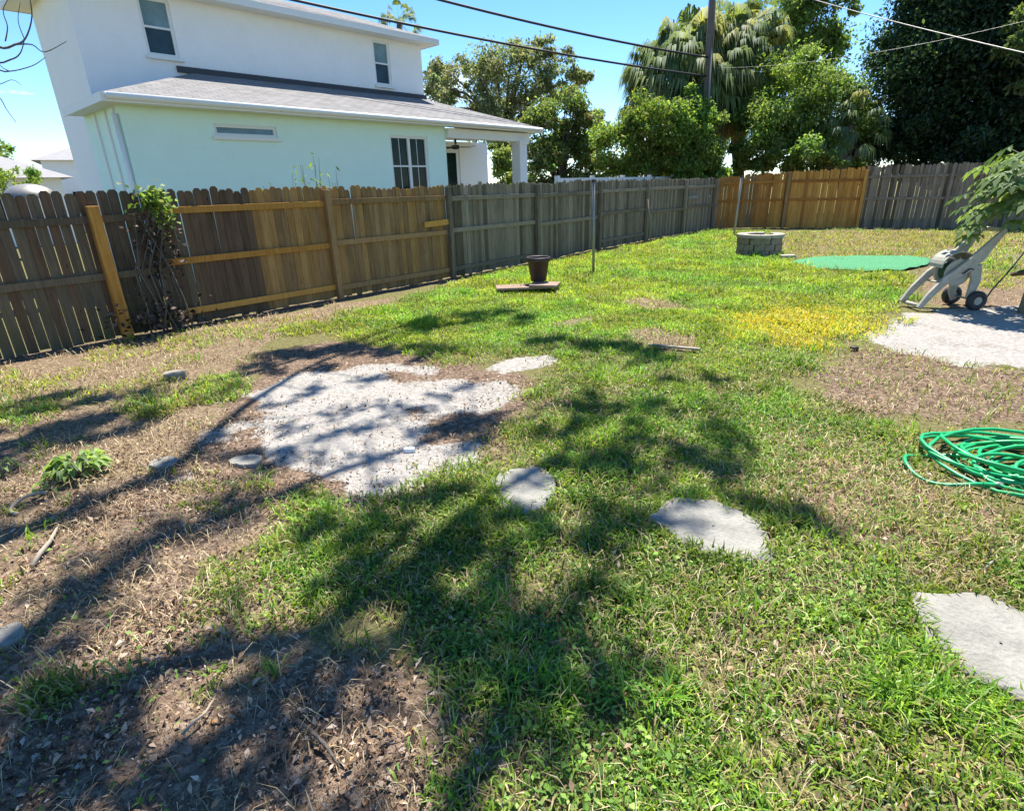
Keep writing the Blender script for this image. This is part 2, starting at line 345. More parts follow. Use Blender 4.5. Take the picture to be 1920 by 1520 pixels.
# ------------------------------------------------------------------ yard layout (areas on the ground)
A = {k: poly_px(v) for k, v in dict(
    sand_main=[(470,738),(520,708),(600,702),(690,690),(760,702),(860,706),(950,712),(968,735),(935,765),(860,792),(780,800),(760,830),(800,850),(900,835),(880,858),(790,880),(740,922),(650,938),(590,900),(520,884),(440,866),(430,820),(452,780)],
    sand_b=[(920,690),(960,672),(1030,668),(1045,680),(990,700),(930,712)],
    sand_right=[(1650,612),(1690,590),(1760,580),(1920,577),(2100,585),(2150,690),(1920,692),(1800,682),(1700,658),(1640,640)],
    dry_fence=[(-200,735),(0,688),(330,622),(640,568),(760,556),(720,585),(620,606),(500,632),(520,690),(450,722),(330,745),(150,765),(0,785),(-200,820)],
    left=[(-300,790),(0,780),(330,742),(420,745),(460,860),(600,900),(640,940),(560,960),(480,1060),(560,1150),(700,1180),(840,1250),(880,1520),(900,1700),(-200,1700),(-500,1000)],
    mulch_left=[(-200,1330),(0,1290),(250,1240),(500,1200),(700,1170),(830,1200),(870,1300),(840,1420),(860,1600),(-200,1650)],
    mulch_shade_mid=[(440,760),(480,660),(620,636),(760,655),(880,668),(900,700),(1000,730),(980,790),(930,850),(870,860),(760,840),(780,800),(930,760),(950,715),(700,690),(500,710)],  # dark ring at the sand: some mulch, mostly tree shade put into the colour
    mulch_right=[(1500,700),(1600,652),(1700,656),(1920,690),(2100,690),(2150,810),(1720,792),(1600,792),(1530,765)],
    reel_dry=[(1740,580),(1700,520),(1760,470),(1850,450),(2100,450),(2100,585)],
    back_dry=[(1440,438),(1600,432),(1750,432),(2100,432),(2100,470),(1800,462),(1640,478),(1500,478),(1460,470)],
    strip1=[(1165,568),(1200,560),(1290,570),(1300,584),(1230,586)],
    strip2=[(1040,606),(1120,594),(1130,606),(1060,616)],
    strip3=[(1170,626),(1230,618),(1300,636),(1310,660),(1250,665),(1190,648)],
    strip4=[(1010,735),(1060,715),(1090,730),(1060,760),(1000,780)],
    dry_patch=[(1440,860),(1600,830),(1720,900),(1900,960),(2000,1080),(1800,1090),(1600,1030),(1470,960)],
    yellow=[(1340,612),(1360,592),(1450,582),(1560,584),(1660,592),(1640,612),(1570,640),(1550,658),(1470,650),(1390,632)],
    lawn=[(520,622),(640,596),(740,570),(850,534),(1000,497),(1120,474),(1335,434),(1440,434),(1480,490),(1560,512),(1700,515),(1700,560),(1640,592),(1580,652),(1490,690),(1520,768),(1690,806),(1740,930),(2000,1000),(2200,1200),(2300,1800),(890,1800),(890,1380),(840,1250),(700,1190),(560,1150),(480,1080),(560,970),(640,940),(740,935),(800,890),(900,860),(940,800),(1000,770),(1000,715),(1040,690),(1030,665),(920,668),(870,680),(700,640),(600,628)],
    tuft_a=[(228,775),(300,742),(350,750),(330,778),(260,788)],
    tuft_b=[(330,745),(380,706),(450,700),(475,722),(440,752),(370,760)],
    tuft_c=[(-60,790),(0,762),(110,750),(120,775),(40,800)],
    tuft_d=[(65,1300),(80,1272),(125,1278),(130,1300),(90,1312)],
    tuft_e=[(380,1110),(390,1070),(440,1056),(470,1085),(440,1115)],
    tuft_f=[(540,950),(570,905),(600,915),(640,960),(600,1000),(550,985)],
    back_lawn=[(1480,478),(1640,470),(1760,450),(1740,480),(1560,484)],
    side=[(1810,450),(1900,448),(1920,520),(1850,545),(1820,520)],
).items()}
STONES_PX = [
    ('flagstone', [(922,905),(955,890),(1012,879),(1047,915),(1022,958),(978,973),(932,955)], 'small pale flagstone nearest the sand patch, in broken shade'),
    ('flagstone', [(1212,984),(1258,947),(1330,956),(1432,998),(1449,1066),(1392,1074),(1296,1050)], 'long pale flagstone in the grass between the small one and the corner one'),
    ('flagstone', [(1698,1120),(1830,1124),(1925,1168),(2070,1280),(2045,1352),(1925,1340),(1800,1274),(1728,1212)], 'large pale flagstone cut by the right edge of the picture'),
]
STONES = [poly_px(p) for _, p, _ in STONES_PX]
def area(k, x, y, soft=.12, wob=.35, seed=5):
    sd = poly_sd(A[k], x, y) + wob*(fbm(x*2.3, y*2.3, seed, 3)-.5)
    return sstep(-soft, soft, sd)

# ------------------------------------------------------------------ ground sheet
def spread(lo, hi, step, far=1500):
    core = np.arange(lo, hi+1e-6, step); e = []; d = step*2; p = hi
    while p < far: p += d; e.append(p); d *= 1.35
    e2 = []; d = step*2; p = lo
    while p > -far: p -= d; e2.append(p); d *= 1.35
    return np.concatenate([np.array(e2[::-1]), core, np.array(e)])
gx = spread(-9.6, 3.4, .05); gy = spread(-1.5, 11.5, .05)
X, Y = np.meshgrid(gx, gy, indexing='ij'); X = X.ravel(); Y = Y.ravel()
near = (X > -14) & (X < 12) & (Y > -8) & (Y < 34)
mask = np.zeros((len(X), 3)); mask[:, 2] = .25
xs, ys = X[near], Y[near]
sand = np.maximum.reduce([area('sand_main', xs, ys, .28, 1.0), area('sand_b', xs, ys, .1, .2)*.75, area('sand_right', xs, ys, .2, .5)])
mul_ = np.maximum.reduce([area('left', xs, ys, .3, .6)*(.25+.5*sstep(.4, .6, fbm(xs*1.6, ys*1.6, 88, 4))), sstep(-.45, -.05, poly_sd(A['sand_main'], xs, ys))*.75, area('mulch_left', xs, ys, .3, .8)*.8, area('mulch_shade_mid', xs, ys, .12, .3)*.75, area('mulch_right', xs, ys, .25, .6)*.7, area('reel_dry', xs, ys, .4, .8)*.45])
strw = np.maximum.reduce([area('dry_fence', xs, ys, .2, .5), area('left', xs, ys, .2, .5)*.9, area('back_dry', xs, ys, .6, 1.5)*.9, area('strip1', xs, ys, .15, .4), area('strip2', xs, ys, .15, .3), area('strip3', xs, ys, .12, .3)*.9, area('strip4', xs, ys)*.8, area('dry_patch', xs, ys, .3, .8)*.7, area('reel_dry', xs, ys, .4, .8)*.7])
fence_gap = sstep(.32, .1, np.abs(xs+8.45+.039*ys-.15))*.9
mask[near, 0] = sand; mask[near, 1] = np.maximum(mul_, fence_gap); mask[near, 2] = np.maximum(strw, .2)
Z = gz(X, Y); Z[near] += .012*(fbm(xs*9, ys*9, 21, 3)-.5)*(1-sand*.6)
nx, ny = len(gx), len(gy); ii = np.arange(nx*ny).reshape(nx, ny)
q = np.stack([ii[:-1, :-1], ii[1:, :-1], ii[1:, 1:], ii[:-1, 1:]], -1).reshape(-1, 4)
g = raw_mesh('ground', np.stack([X, Y, Z], 1), q, np.zeros((0, 3), int), mask, M['ground'], smooth=True)
tag(g, kind='structure')

# ------------------------------------------------------------------ fences
def picket_mesh(name, mat, wd=.105, h=1.80, th=.016):
    pr = [(-wd/2, 0), (wd/2, 0), (wd/2, h-.035), (wd/2-.026, h), (-wd/2+.026, h), (-wd/2, h-.035)]
    mb = MB(); n = len(pr)
    mb.add([(x, -th/2, z) for x, z in pr]+[(x, th/2, z) for x, z in pr], [tuple(range(n)), tuple(reversed(range(n, 2*n)))]+[(i, n+i, n+(i+1) % n, (i+1) % n) for i in range(n)])
    return mb.mesh(name, mat)
PICK = {k: [picket_mesh('picket', M[k], wd) for wd in (.102, .106, .110)] for k in ('gray_wood', 'old_wood', 'brown_wood', 'gold_wood', 'rust_wood', 'dark_wood', 'tan_wood')}
def run_pickets(fence, a, b, matf, gapf, hf, side, rnd):
    a, b = Vector(a), Vector(b); t = (b-a).normalized(); ln = (b-a).length; s = 0.0; nrm = Vector((-t.y, t.x))*side
    while s < ln-.055:
        gap = gapf(s); p = a + t*(s+.055) ; mk = matf(s, rnd)
        if mk:
            o = bpy.data.objects.new('picket', rnd.choice(PICK[mk])); COL.objects.link(o); o.parent = fence
            wp = Vector((p.x, p.y, gzf(p.x, p.y)+.02+rnd.uniform(-.02, .015))) + Vector((nrm.x, nrm.y, 0))*(.030+rnd.uniform(0, .004))
            o.location = wp - ORG[fence.name]
            o.rotation_euler = (rnd.gauss(0, .004), rnd.gauss(0, .0045), math.atan2(t.y, t.x)+rnd.gauss(0, .03)); o.scale = (1, 1, hf(s)*rnd.uniform(.985, 1.015))
        s += .1075 + gap
def rail(fence, a, b, mat, z, hgt=.085, dep=.038, off=0, side=1):
    a, b = Vector(a), Vector(b); t = (b-a).normalized(); n = Vector((-t.y, t.x))*side*-1
    mb = MB(); A3 = Vector((a.x+n.x*off, a.y+n.y*off, gzf(a.x, a.y)+z)); B3 = Vector((b.x+n.x*off, b.y+n.y*off, gzf(b.x, b.y)+z))
    mb.bar(A3, B3, dep, hgt); return mb.build('rail', M[mat], fence, bevel=.004)
def post(fence, p, mat, h, wd=.095, off=.04, n=(1, 0), tilt=(0, 0)):
    x, y = p[0]+n[0]*off, p[1]+n[1]*off; z = gzf(x, y)
    mb = MB().bar((x, y, z-.25), (x+tilt[0], y+tilt[1], z+h), wd, wd, (n[0], n[1], 0)); return mb.build('post', M[mat], fence, bevel=.006)

rnd = random.Random(3)
def fl(y): return (-8.40-.0415*y, y)                               # line of the side fence
side_f = thing('wooden_fence', (*fl(7.72), 0), 'long dog-eared picket fence in front of the white house, part grey and part golden', 'fence')
def side_mat(y, r):
    if y < 2.6: return 'dark_wood' if r.random() < .35 else 'old_wood'
    if y < 3.75: return 'dark_wood' if r.random() < .85 else 'old_wood'
    if y < 5.1: return 'brown_wood' if r.random() < .25 else 'tan_wood'
    if y < 7.75: return 'brown_wood' if r.random() < .6 else 'tan_wood'
    return 'gray_wood' if r.random() < .88 else 'old_wood'
y0 = -2.4
run_pickets(side_f, fl(y0), fl(21.4), lambda s, r: side_mat(y0+s, r), lambda s: (.001+.006*math.sin(s*3.7)**2 if y0+s < 2.5 else 0.0) + .0005, lambda s: (.97 if y0+s < 7.7 else .98), 1, rnd)
posts_y = [-.15, 2.45, 5.05, 7.72, 10.55, 13.3, 16.0, 18.7, 21.35]
for i, y in enumerate(posts_y):
    mt = 'old_wood' if y < 3 else ('brown_wood' if y < 6 else 'gray_wood')
    post(side_f, fl(y), mt, 1.72 if y < 6 else 1.74, off=.055)
nb = post(side_f, fl(1.86), 'gold_wood', 1.60, .12, .055); nb.name = 'brace_board'; nb['label'] = 'newer yellow board nailed upright over the dark pickets'
for y_a, y_b, mt, zs in ((-2.4, 2.45, 'old_wood', (1.46, .80)), (2.45, 5.05, 'gold_wood', (1.52, .88, .20)), (5.05, 7.72, 'brown_wood', (1.52, .90, .16)),
                         (7.72, 10.55, 'gray_wood', (1.50, .92, .2)), (10.55, 13.3, 'gray_wood', (1.48, .86)), (13.3, 16, 'gray_wood', (1.52, .93, .22)), (16, 18.7, 'gray_wood', (1.5, .85)), (18.7, 21.35, 'gray_wood', (1.5, .88))):
    for z in zs: rail(side_f, fl(y_a+.05), fl(y_b-.05), mt, z+rnd.uniform(-.02, .02), off=.003, side=1)
mb = MB().bar((fl(7.05)[0]+.06, 7.05, 1.07), (fl(7.66)[0]+.06, 7.66, 1.09), .03, .10); o = mb.build('patch_board', M['gold_wood'], side_f); o['label'] = 'short pale board nailed beside a post'
mb = MB().bar((fl(18.9)[0]+.06, 18.9, 1.19), (fl(19.7)[0]+.06, 19.7, 1.2), .03, .10); mb.build('patch_board', M['stone'], side_f)

c0 = Vector(fl(21.4)); c1 = Vector((-5.0, 23.75)); c2 = Vector((3.8, 25.3))
back_f = thing('wooden_fence', (-5.0, 23.75, 0), 'picket fence across the back of the yard, golden panels beside grey ones', 'fence')
l1 = (c1-c0).length
def back_mat(s, r): return 'rust_wood' if s < l1*.30 and r.random() < .6 else ('brown_wood' if s < l1*.3 else ('gold_wood' if r.random() < .72 or s > l1*.62 else 'rust_wood'))
run_pickets(back_f, c0+(c1-c0).normalized()*.08, c1, back_mat, lambda s: .001, lambda s: 1.0+.10*s/l1, 1, rnd)
run_pickets(back_f, c1, c2, lambda s, r: 'gray_wood' if r.random() < .85 else 'old_wood', lambda s: .0015, lambda s: 1.12, 1, rnd)
for a_, b_, mt in ((c0, c0.lerp(c1, .5), 'rust_wood'), (c0.lerp(c1, .5), c1, 'rust_wood'), (c1, c1.lerp(c2, .5), 'gray_wood'), (c1.lerp(c2, .5), c2, 'gray_wood')):
    for z in (1.68 if mt == 'gray_wood' else 1.60, .98): rail(back_f, a_, b_, mt, z, off=.0, side=1)
bn = ((c1-c0).normalized().y, -(c1-c0).normalized().x)
for p, mt in ((c0.lerp(c1, .5), 'brown_wood'), (c1, 'gold_wood'), (c1.lerp(c2, .27), 'gray_wood'), (c1.lerp(c2, .55), 'gray_wood'), (c1.lerp(c2, .82), 'gray_wood')): post(back_f, p, mt, 1.92, .10, .06, bn)

# ------------------------------------------------------------------ white house
def wall_x(x, ya, yb, za, zb, holes, depth=.09):                   # wall facing +x with real openings
    mb = MB(); ys_ = sorted({ya, yb, *[h[0] for h in holes], *[h[1] for h in holes]}); zs_ = sorted({za, zb, *[h[2] for h in holes], *[h[3] for h in holes]})
    for a, b in zip(ys_, ys_[1:]):
        for c, d in zip(zs_, zs_[1:]):
            if any(h[0] <= a and b <= h[1] and h[2] <= c and d <= h[3] for h in holes): continue
            mb.add([(x, a, c), (x, b, c), (x, b, d), (x, a, d)], [(0, 1, 2, 3)])
    for a, b, c, d in holes:
        i = x-depth
        mb.add([(x, a, c), (x, b, c), (x, b, d), (x, a, d), (i, a, c), (i, b, c), (i, b, d), (i, a, d)], [(0, 1, 5, 4), (1, 2, 6, 5), (2, 3, 7, 6), (3, 0, 4, 7)])
    return mb
def window(house, x, a, b, c, d, up, low, mullions=1, split=True):
    f = MB(); t = .058; xi, xo = x-.085, x-.03
    f.box((xi, a, c), (xo, a+t, d)); f.box((xi, b-t, c), (xo, b, d)); f.box((xi, a+t, c), (xo, b-t, c+t)); f.box((xi, a+t, d-t), (xo, b-t, d))
    wn = f.build('window', M['white_trim'], house)
    zc = (c+d)/2; wd = (b-a-2*t)
    for k in range(mullions):
        p0 = a+t+wd*k/mullions; p1 = a+t+wd*(k+1)/mullions
        if k: MB().box((xi+.004, p0-.04, c+t), (xo+.004, p0+.04, d-t)).build('mullion', M['white_trim'], wn)
        e0 = p0+(.04 if k else 0); e1 = p1-(.04 if k < mullions-1 else 0)
        if split:
            MB().box((xi+.002, e0, c+t), (xi+.012, e1, zc-.02)).build('pane', M[low], wn)
            MB().box((xi+.002, e0, zc+.02), (xi+.012, e1, d-t)).build('pane', M[up], wn)
            MB().box((xi+.006, e0, zc-.02), (xo-.006, e1, zc+.02)).build('meeting_rail', M['white_trim'], wn)
        else: MB().box((xi+.002, e0, c+t), (xi+.012, e1, d-t)).build('pane', M[up], wn)
    if mullions == 2:
        for k in range(2):
            pm_ = a+t+wd*(k+.5)/2+(.015 if k == 0 else -.015)*-1; MB().box((xi+.013, pm_-.007, c+t), (xi+.022, pm_+.007, d-t)).build('muntin', M['white_trim'], wn)
    MB().box((x+.001, a-.06, c-.07), (x+.07, b+.06, c-.005)).build('sill', M['white_trim'], wn)
    return wn
H = thing('two_storey_house', (-14, 8, 0), 'white two storey house with grey hip roofs behind the long fence', 'house')
XU, XL = -15.0, -12.7
upw = [(5.09, 5.72, 4.52, 5.60), (10.90, 11.46, 4.50, 5.60)]
mb = wall_x(XU, 3.85, 12.63, 0, 5.72, upw)
mb.add([(XU, 3.85, 0), (XU, 3.85, 5.72), (-17.9, 3.85, 5.72), (-17.9, 3.85, 0)], [(0, 1, 2, 3)]); mb.add([(XU, 12.63, 0), (XU, 12.63, 5.72), (-17.9, 12.63, 5.72), (-17.9, 12.63, 0)], [(3, 2, 1, 0)])
mb.add([(-17.9, 3.85, 0), (-17.9, 12.63, 0), (-17.9, 12.63, 5.72), (-17.9, 3.85, 5.72)], [(0, 1, 2, 3)])
mb.build('wall', M['white_wall'], H)['label'] = 'upper storey wall'
for h_ in upw: window(H, XU, *h_, 'glass_up', 'glass_low')
low_h = [(9.47, 10.68, 1.55, 2.98), (5.21, 6.51, 2.80, 3.02)]
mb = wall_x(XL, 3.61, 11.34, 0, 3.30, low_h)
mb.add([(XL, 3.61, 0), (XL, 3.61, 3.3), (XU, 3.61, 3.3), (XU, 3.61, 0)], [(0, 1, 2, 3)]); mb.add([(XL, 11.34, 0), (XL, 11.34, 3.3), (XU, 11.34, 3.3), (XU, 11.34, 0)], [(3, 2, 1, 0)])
mb.build('wall', M['green_cast_wall'], H)['label'] = 'ground floor wall'
window(H, XL, *low_h[0], 'glass_dark', 'glass_dark', 2); window(H, XL, *low_h[1], 'glass_up', 'glass_up', 1, False)
# side trims on the end wall of the ground floor
for x_ in (-12.98, -13.5, -14.2): MB().box((x_-.05, 3.575, 0), (x_+.05, 3.609, 3.2)).build('corner_trim', M['white_trim'], H)
MB().tube([(-12.78, 3.55, 0), (-12.78, 3.55, 3.1)], .045, 8).build('downpipe', M['white_trim'], H, True)
# porch
mb = wall_x(XU-.3, 12.63, 15.6, 0, 3.15, [(13.42, 14.25, .1, 2.95)]); mb.build('porch_wall', M['white_wall'], H)
dr = MB(); dr.box((XU-.37, 13.42, .1), (XU-.33, 13.55, 2.95)); dr.box((XU-.37, 14.12, .1), (XU-.33, 14.25, 2.95)); dr.box((XU-.37, 13.55, 2.80), (XU-.33, 14.12, 2.95)); dr.box((XU-.37, 13.55, .1), (XU-.33, 14.12, .35))
dr = dr.build('door', M['white_trim'], H); MB().box((XU-.365, 13.55, .35), (XU-.345, 14.12, 2.80)).build('pane', M['glass_dark'], dr); MB().box((XU-.33, 14.15, 1.1), (XU-.27, 14.19, 1.22)).build('handle', M['steel'], dr)
mb = MB().box((XL-.17, 14.22, 0), (XL+.17, 14.56, 2.98)); mb.box((XL-.21, 14.18, 2.90), (XL+.21, 14.60, 3.0)); mb.build('porch_column', M['white_trim'], H)
MB().box((XL-.12, 11.345, 2.98), (XL+.12, 14.75, 3.22)).build('porch_beam', M['white_trim'], H)
MB().box((XU-.3, 11.345, 3.18), (XL-.121, 14.75, 3.21)).build('porch_ceiling', M['white_trim'], H)
MB().box((XU-.3, 11.345, 0), (XL+.3, 15.0, .12)).build('porch_floor', M['stone'], H)
fan = MB().tube([(-14, 12.9, 3.18), (-14, 12.9, 2.95)], .03, 8); fan.lathe([(0.001, -.12), (.11, -.1), (.11, 0), (.001, .02)], (-14, 12.9, 2.92), 14)
fan = fan.build('ceiling_fan', M['reel_dark'], H)
for k in range(5):
    a = k*1.2566+.4; d = Vector((math.cos(a), math.sin(a), 0)); MB().obox(Vector((-14, 12.9, 2.87))+d*.38, d, Vector((-d.y, d.x, .1)).normalized(), (0, 0, 1), .27, .065, .005).build('fan_blade', M['reel_dark'], fan)
# lower roof
EZ, RZ = 3.32, 4.22
E1, E2, B1, B2, R1, R2 = (-12.3, 3.3, EZ), (-12.3, 15.0, EZ), (XU, 3.3, EZ), (XU-.6, 15.0, EZ), (XU+.002, 5.95, RZ), (XU+.002, 12.55, RZ)
R3, R4 = (XU-.3, 12.66, RZ+.02), (XU-.6, 12.66, RZ-.1)
mb = MB(); up = lambda p, k=.05: (p[0], p[1], p[2]+k)
mb.add([up(E1), up(E2), up(R2), up(R1)], [(0, 1, 2, 3)]); mb.add([up(E1), up(R1), up(B1)], [(0, 1, 2)])
mb.add([up(E2), up(B2), up(R4), up(R2)], [(0, 1, 2, 3)])
lr = mb.build('roof', M['shingle'], H); lr['label'] = 'low shingled skirt roof over the ground floor and porch'
f = MB(); f.box((-12.3, 3.3, EZ-.09), (-12.27, 15.0, EZ+.05)); f.box((XU, 3.27, EZ-.09), (-12.27, 3.3, EZ+.05)); f.box((XU-.6, 15.0, EZ-.09), (-12.27, 15.03, EZ+.05)); f.build('fascia', M['white_trim'], lr)
f = MB(); f.box((XL, 3.3, EZ-.07), (-12.3, 15.0, EZ-.045)); f.box((XU, 3.3, EZ-.07), (XL-.002, 3.609, EZ-.045)); f.box((XU-.3, 14.75, EZ-.07), (XL-.002, 15.0, EZ-.045)); f.build('soffit', M['white_trim'], lr)
MB().tube([(-12.24, 3.35, EZ+.0), (-12.24, 14.95, EZ-.01)], .055, 8).build('gutter', M['white_trim'], lr, True)
f = MB(); f.bar((XU+.035, 5.6, RZ+.085), (XU+.035, 12.68, RZ+.085), .06, .12); f.build('joint_strip', M['joint_dark'], lr)  # dark strip laid along the joint of lower roof and upper wall
# upper roof
UX0, UX1, UY0, UY1, UZ = -14.55, -18.35, 3.38, 12.98, 5.74
rx = (UX0+UX1)/2; run = (UX0-UX1)/2; rh = UZ+.06+run*.36
mb = MB(); a, b, c, d = (UX0, UY0, UZ+.06), (UX0, UY1, UZ+.06), (UX1, UY1, UZ+.06), (UX1, UY0, UZ+.06); e, f2 = (rx, UY0+run, rh), (rx, UY1-run, rh)
mb.add([a, b, c, d, e, f2], [(0, 1, 5, 4), (1, 2, 5), (2, 3, 4, 5), (3, 0, 4)]); ur = mb.build('roof', M['shingle'], H); ur['label'] = 'upper hip roof'
f = MB(); f.box((UX0-.03, UY0, UZ-.08), (UX0, UY1, UZ+.06)); f.box((UX1, UY0, UZ-.08), (UX1+.03, UY1, UZ+.06)); f.box((UX1+.03, UY0, UZ-.08), (UX0-.03, UY0+.03, UZ+.06)); f.box((UX1+.03, UY1-.03, UZ-.08), (UX0-.03, UY1, UZ+.06)); f.build('fascia', M['white_trim'], ur)
MB().box((UX1+.03, UY0+.03, UZ-.06), (UX0-.03, UY1-.03, UZ-.03)).build('soffit', M['white_trim'], ur)

# low house far to the left
def small_house(name, px_l, px_r, dist, wall_h, roof_h, label, wallm='white_wall'):
    a = sight(px_l, 350, dist); b = sight(px_r, 350, dist); a.z = b.z = 0; t = (b-a).normalized(); n = Vector((t.y, -t.x, 0)); n = n if n.dot(a) > 0 else -n
    hs = thing(name, (a+b)/2, label, 'house'); dp = 7.0; u = Vector((0, 0, 1))
    mb = MB(); c4 = [a, b, b+n*dp, a+n*dp]; mb.add(c4+[p+u*wall_h for p in c4], [(0, 1, 5, 4), (1, 2, 6, 5), (2, 3, 7, 6), (3, 0, 4, 7)]); mb.build('wall', M[wallm], hs)
    o_ = .4; e4 = [a-t*o_-n*o_, b+t*o_-n*o_, b+t*o_+n*(dp+o_), a-t*o_+n*(dp+o_)]; e4 = [p+u*wall_h for p in e4]; ln = (b-a).length; k = min(dp, ln)/2
    r1 = a+t*k+n*dp/2+u*(wall_h+roof_h); r2 = b-t*k*.98+n*dp/2+u*(wall_h+roof_h)
    mb = MB().add(e4+[r1, r2], [(0, 1, 5, 4), (1, 2, 5), (2, 3, 4, 5), (3, 0, 4), (3, 2, 1, 0)]); mb.build('roof', M['grey_roof'], hs)
    for q_ in (.25, .6):
        w0 = a+t*ln*q_; MB().obox(w0-n*.02+u*1.5, t, n, u, .5, .03, .55).build('window', M['glass_dark'], hs)
    return hs
small_house('bungalow', -330, 118, 30, 2.5, 1.55, 'low grey roofed house far behind the left end of the fence')
hs2 = small_house('bungalow', 90, 330, 40, 3.6, 1.4, 'distant dark roofed house beside the left corner of the white house')
# white garden canopy just over the left fence
c = sight(52, 352, 12.5); cz = c.z-.16
cn = thing('garden_umbrella', (c.x, c.y, 0), 'pale grey domed canopy top showing over the left end of the fence', 'umbrella')
mb = MB(); R_ = .36
mb.lathe([(R_*math.cos(t_), .22*math.sin(t_)) for t_ in np.linspace(0, 1.55, 7)], (c.x, c.y, cz), 16); mb.build('canopy', M['steel'], cn, True)
MB().tube([(c.x, c.y, 0), (c.x, c.y, cz+.2)], .025, 8).build('pole', M['steel'], cn)
# white vinyl fence on the neighbour's side
vf = thing('vinyl_fence', (-11.6, 18, 0), 'white vinyl fence just showing over the grey pickets', 'fence')
for k in range(4):
    ya = 14.9+k*1.9; MB().box((-11.62, ya+.07, .05), (-11.58, ya+1.83, 1.90)).build('panel', M['white_trim'], vf); MB().box((-11.66, ya-.065, 0), (-11.54, ya+.065, 1.97)).build('post', M['white_trim'], vf)
MB().box((-11.66, 22.435, 0), (-11.54, 22.565, 1.97)).build('post', M['white_trim'], vf)

# ------------------------------------------------------------------ leaves
def leaf_cards(P, size, rng, up=.35, aspect=.5, fold=.25):
    n = len(P); d = rng.normal(size=(n, 3)); d[:, 2] -= .25; d /= np.linalg.norm(d, axis=1)[:, None]
    nn = rng.normal(size=(n, 3)); nn[:, 2] = np.abs(nn[:, 2])+up*2; s = np.cross(d, nn); s /= np.linalg.norm(s, axis=1)[:, None]+1e-9
    u = np.cross(s, d); L_ = (size*(.6+.8*rng.random(n)))[:, None]; W_ = L_*aspect
    V = np.empty((n, 4, 3)); V[:, 0] = P; V[:, 1] = P+d*L_*.5+s*W_*.5+u*L_*fold*.3; V[:, 2] = P+d*L_-u*L_*fold*.4; V[:, 3] = P+d*L_*.5-s*W_*.5+u*L_*fold*.3
    b = np.arange(n)[:, None]*4
    return V.reshape(-1, 3), b+np.array([[0, 1, 2, 3]])
def leaf_cols(n, pal, rng, wts=None):
    pal = np.array(pal); k = rng.choice(len(pal), n, p=wts); c = pal[k]*(.75+.5*rng.random((n, 1))); return np.repeat(c, 4, 0)
def clump_points(c, r, k, per, rng, cr=.33, shell=.6):
    c = np.array(c); r = np.array(r); d = rng.normal(size=(k, 3)); d /= np.linalg.norm(d, axis=1)[:, None]
    rad = (shell+(1-shell)*rng.random(k))**.7; C = c + d*rad[:, None]*r*(.68+.42*rng.random(k)[:, None]**2)
    cs = cr*r.min()*(.5+1.0*rng.random(k)); m_ = (per*(.4+1.2*rng.random(k))).astype(int)
    idx = np.repeat(np.arange(k), m_); o = rng.normal(size=(len(idx), 3)); o /= np.linalg.norm(o, axis=1)[:, None]; o *= (rng.random(len(idx))**.4)[:, None]; o[:, 2] *= .7
    return C[idx]+o*cs[idx][:, None], C, idx
def tree(name, label, base, ellip, k, per, lsize, pal, trunk_r=.2, seed=0, cat='tree', group=None, bark='bark', limb=True, cr=.33, shell=.6, wts=None, aspect=.5):
    rng = np.random.default_rng(seed); base = Vector(base); T = thing(name, base, label, cat, group)
    pts = []; cents = []; cols = []
    tot = sum(e[1][0]*e[1][2] for e in ellip)
    for c, r in ellip:
        kk = max(4, int(k*r[0]*r[2]/tot)); p, C, idx = clump_points(c, r, kk, per, rng, cr, shell); pts.append(p); cents.append(C)
        tint = (.8+.4*rng.random((len(C), 1)))*np.array([[1, 1, 1]])+rng.normal(size=(len(C), 3))*.04
        cols.append(np.repeat(tint[idx], 4, 0))
    P = np.concatenate(pts); V, Q = leaf_cards(P, lsize, rng, aspect=aspect); Cc = leaf_cols(len(P), pal, rng, wts)*np.clip(np.concatenate(cols), .4, 1.6)
    raw_mesh('crown', V, Q, np.zeros((0, 3), int), Cc, M['leaf'], T)
    C = np.concatenate(cents); top = Vector(np.mean([np.array(e[0]) for e in ellip], 0)); top.z = min(e[0][2] for e in ellip)
    mb = MB(); mid = base.lerp(top, .5)+Vector((rng.normal()*.15, rng.normal()*.15, 0))
    mb.tube([base-Vector((0, 0, .2)), base+Vector((0, 0, .25)), mid, top], [trunk_r*1.35, trunk_r, trunk_r*.85, trunk_r*.6], 9)
    if limb:
        for q_ in C[rng.choice(len(C), min(len(C), 34), replace=False)]:
            q_ = Vector(q_); st = base.lerp(top, rng.uniform(.55, 1)); m1 = st.lerp(q_, .5)+Vector((0, 0, .12*(q_-st).length)); mb.tube([st, m1, q_], [trunk_r*.32, trunk_r*.2, trunk_r*.06], 5, False)
    mb.build('trunk', M[bark], T, True); return T
def ell(px, py, rx, ry, dist, dep=None):                          # crown lobe from its place in the view
    c = sight(px, py, dist); s = dist/ (FPX*1.06); d = dep or rx*s; return (tuple(c), ((rx*s+d)/2, (rx*s+d)/2, ry*s))
OLIVE = [(.21, .25, .12), (.27, .30, .16), (.14, .18, .085), (.34, .35, .21)]
BRIGHT = [(.22, .33, .06), (.165, .28, .055), (.31, .40, .09), (.10, .18, .04)]
MIDG = [(.17, .27, .06), (.23, .33, .085), (.10, .17, .045), (.30, .37, .13)]
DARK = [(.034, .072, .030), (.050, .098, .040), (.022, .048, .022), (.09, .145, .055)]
def bpt(px, dist): p = sight(px, 345, dist); return (p.x, p.y, 0)
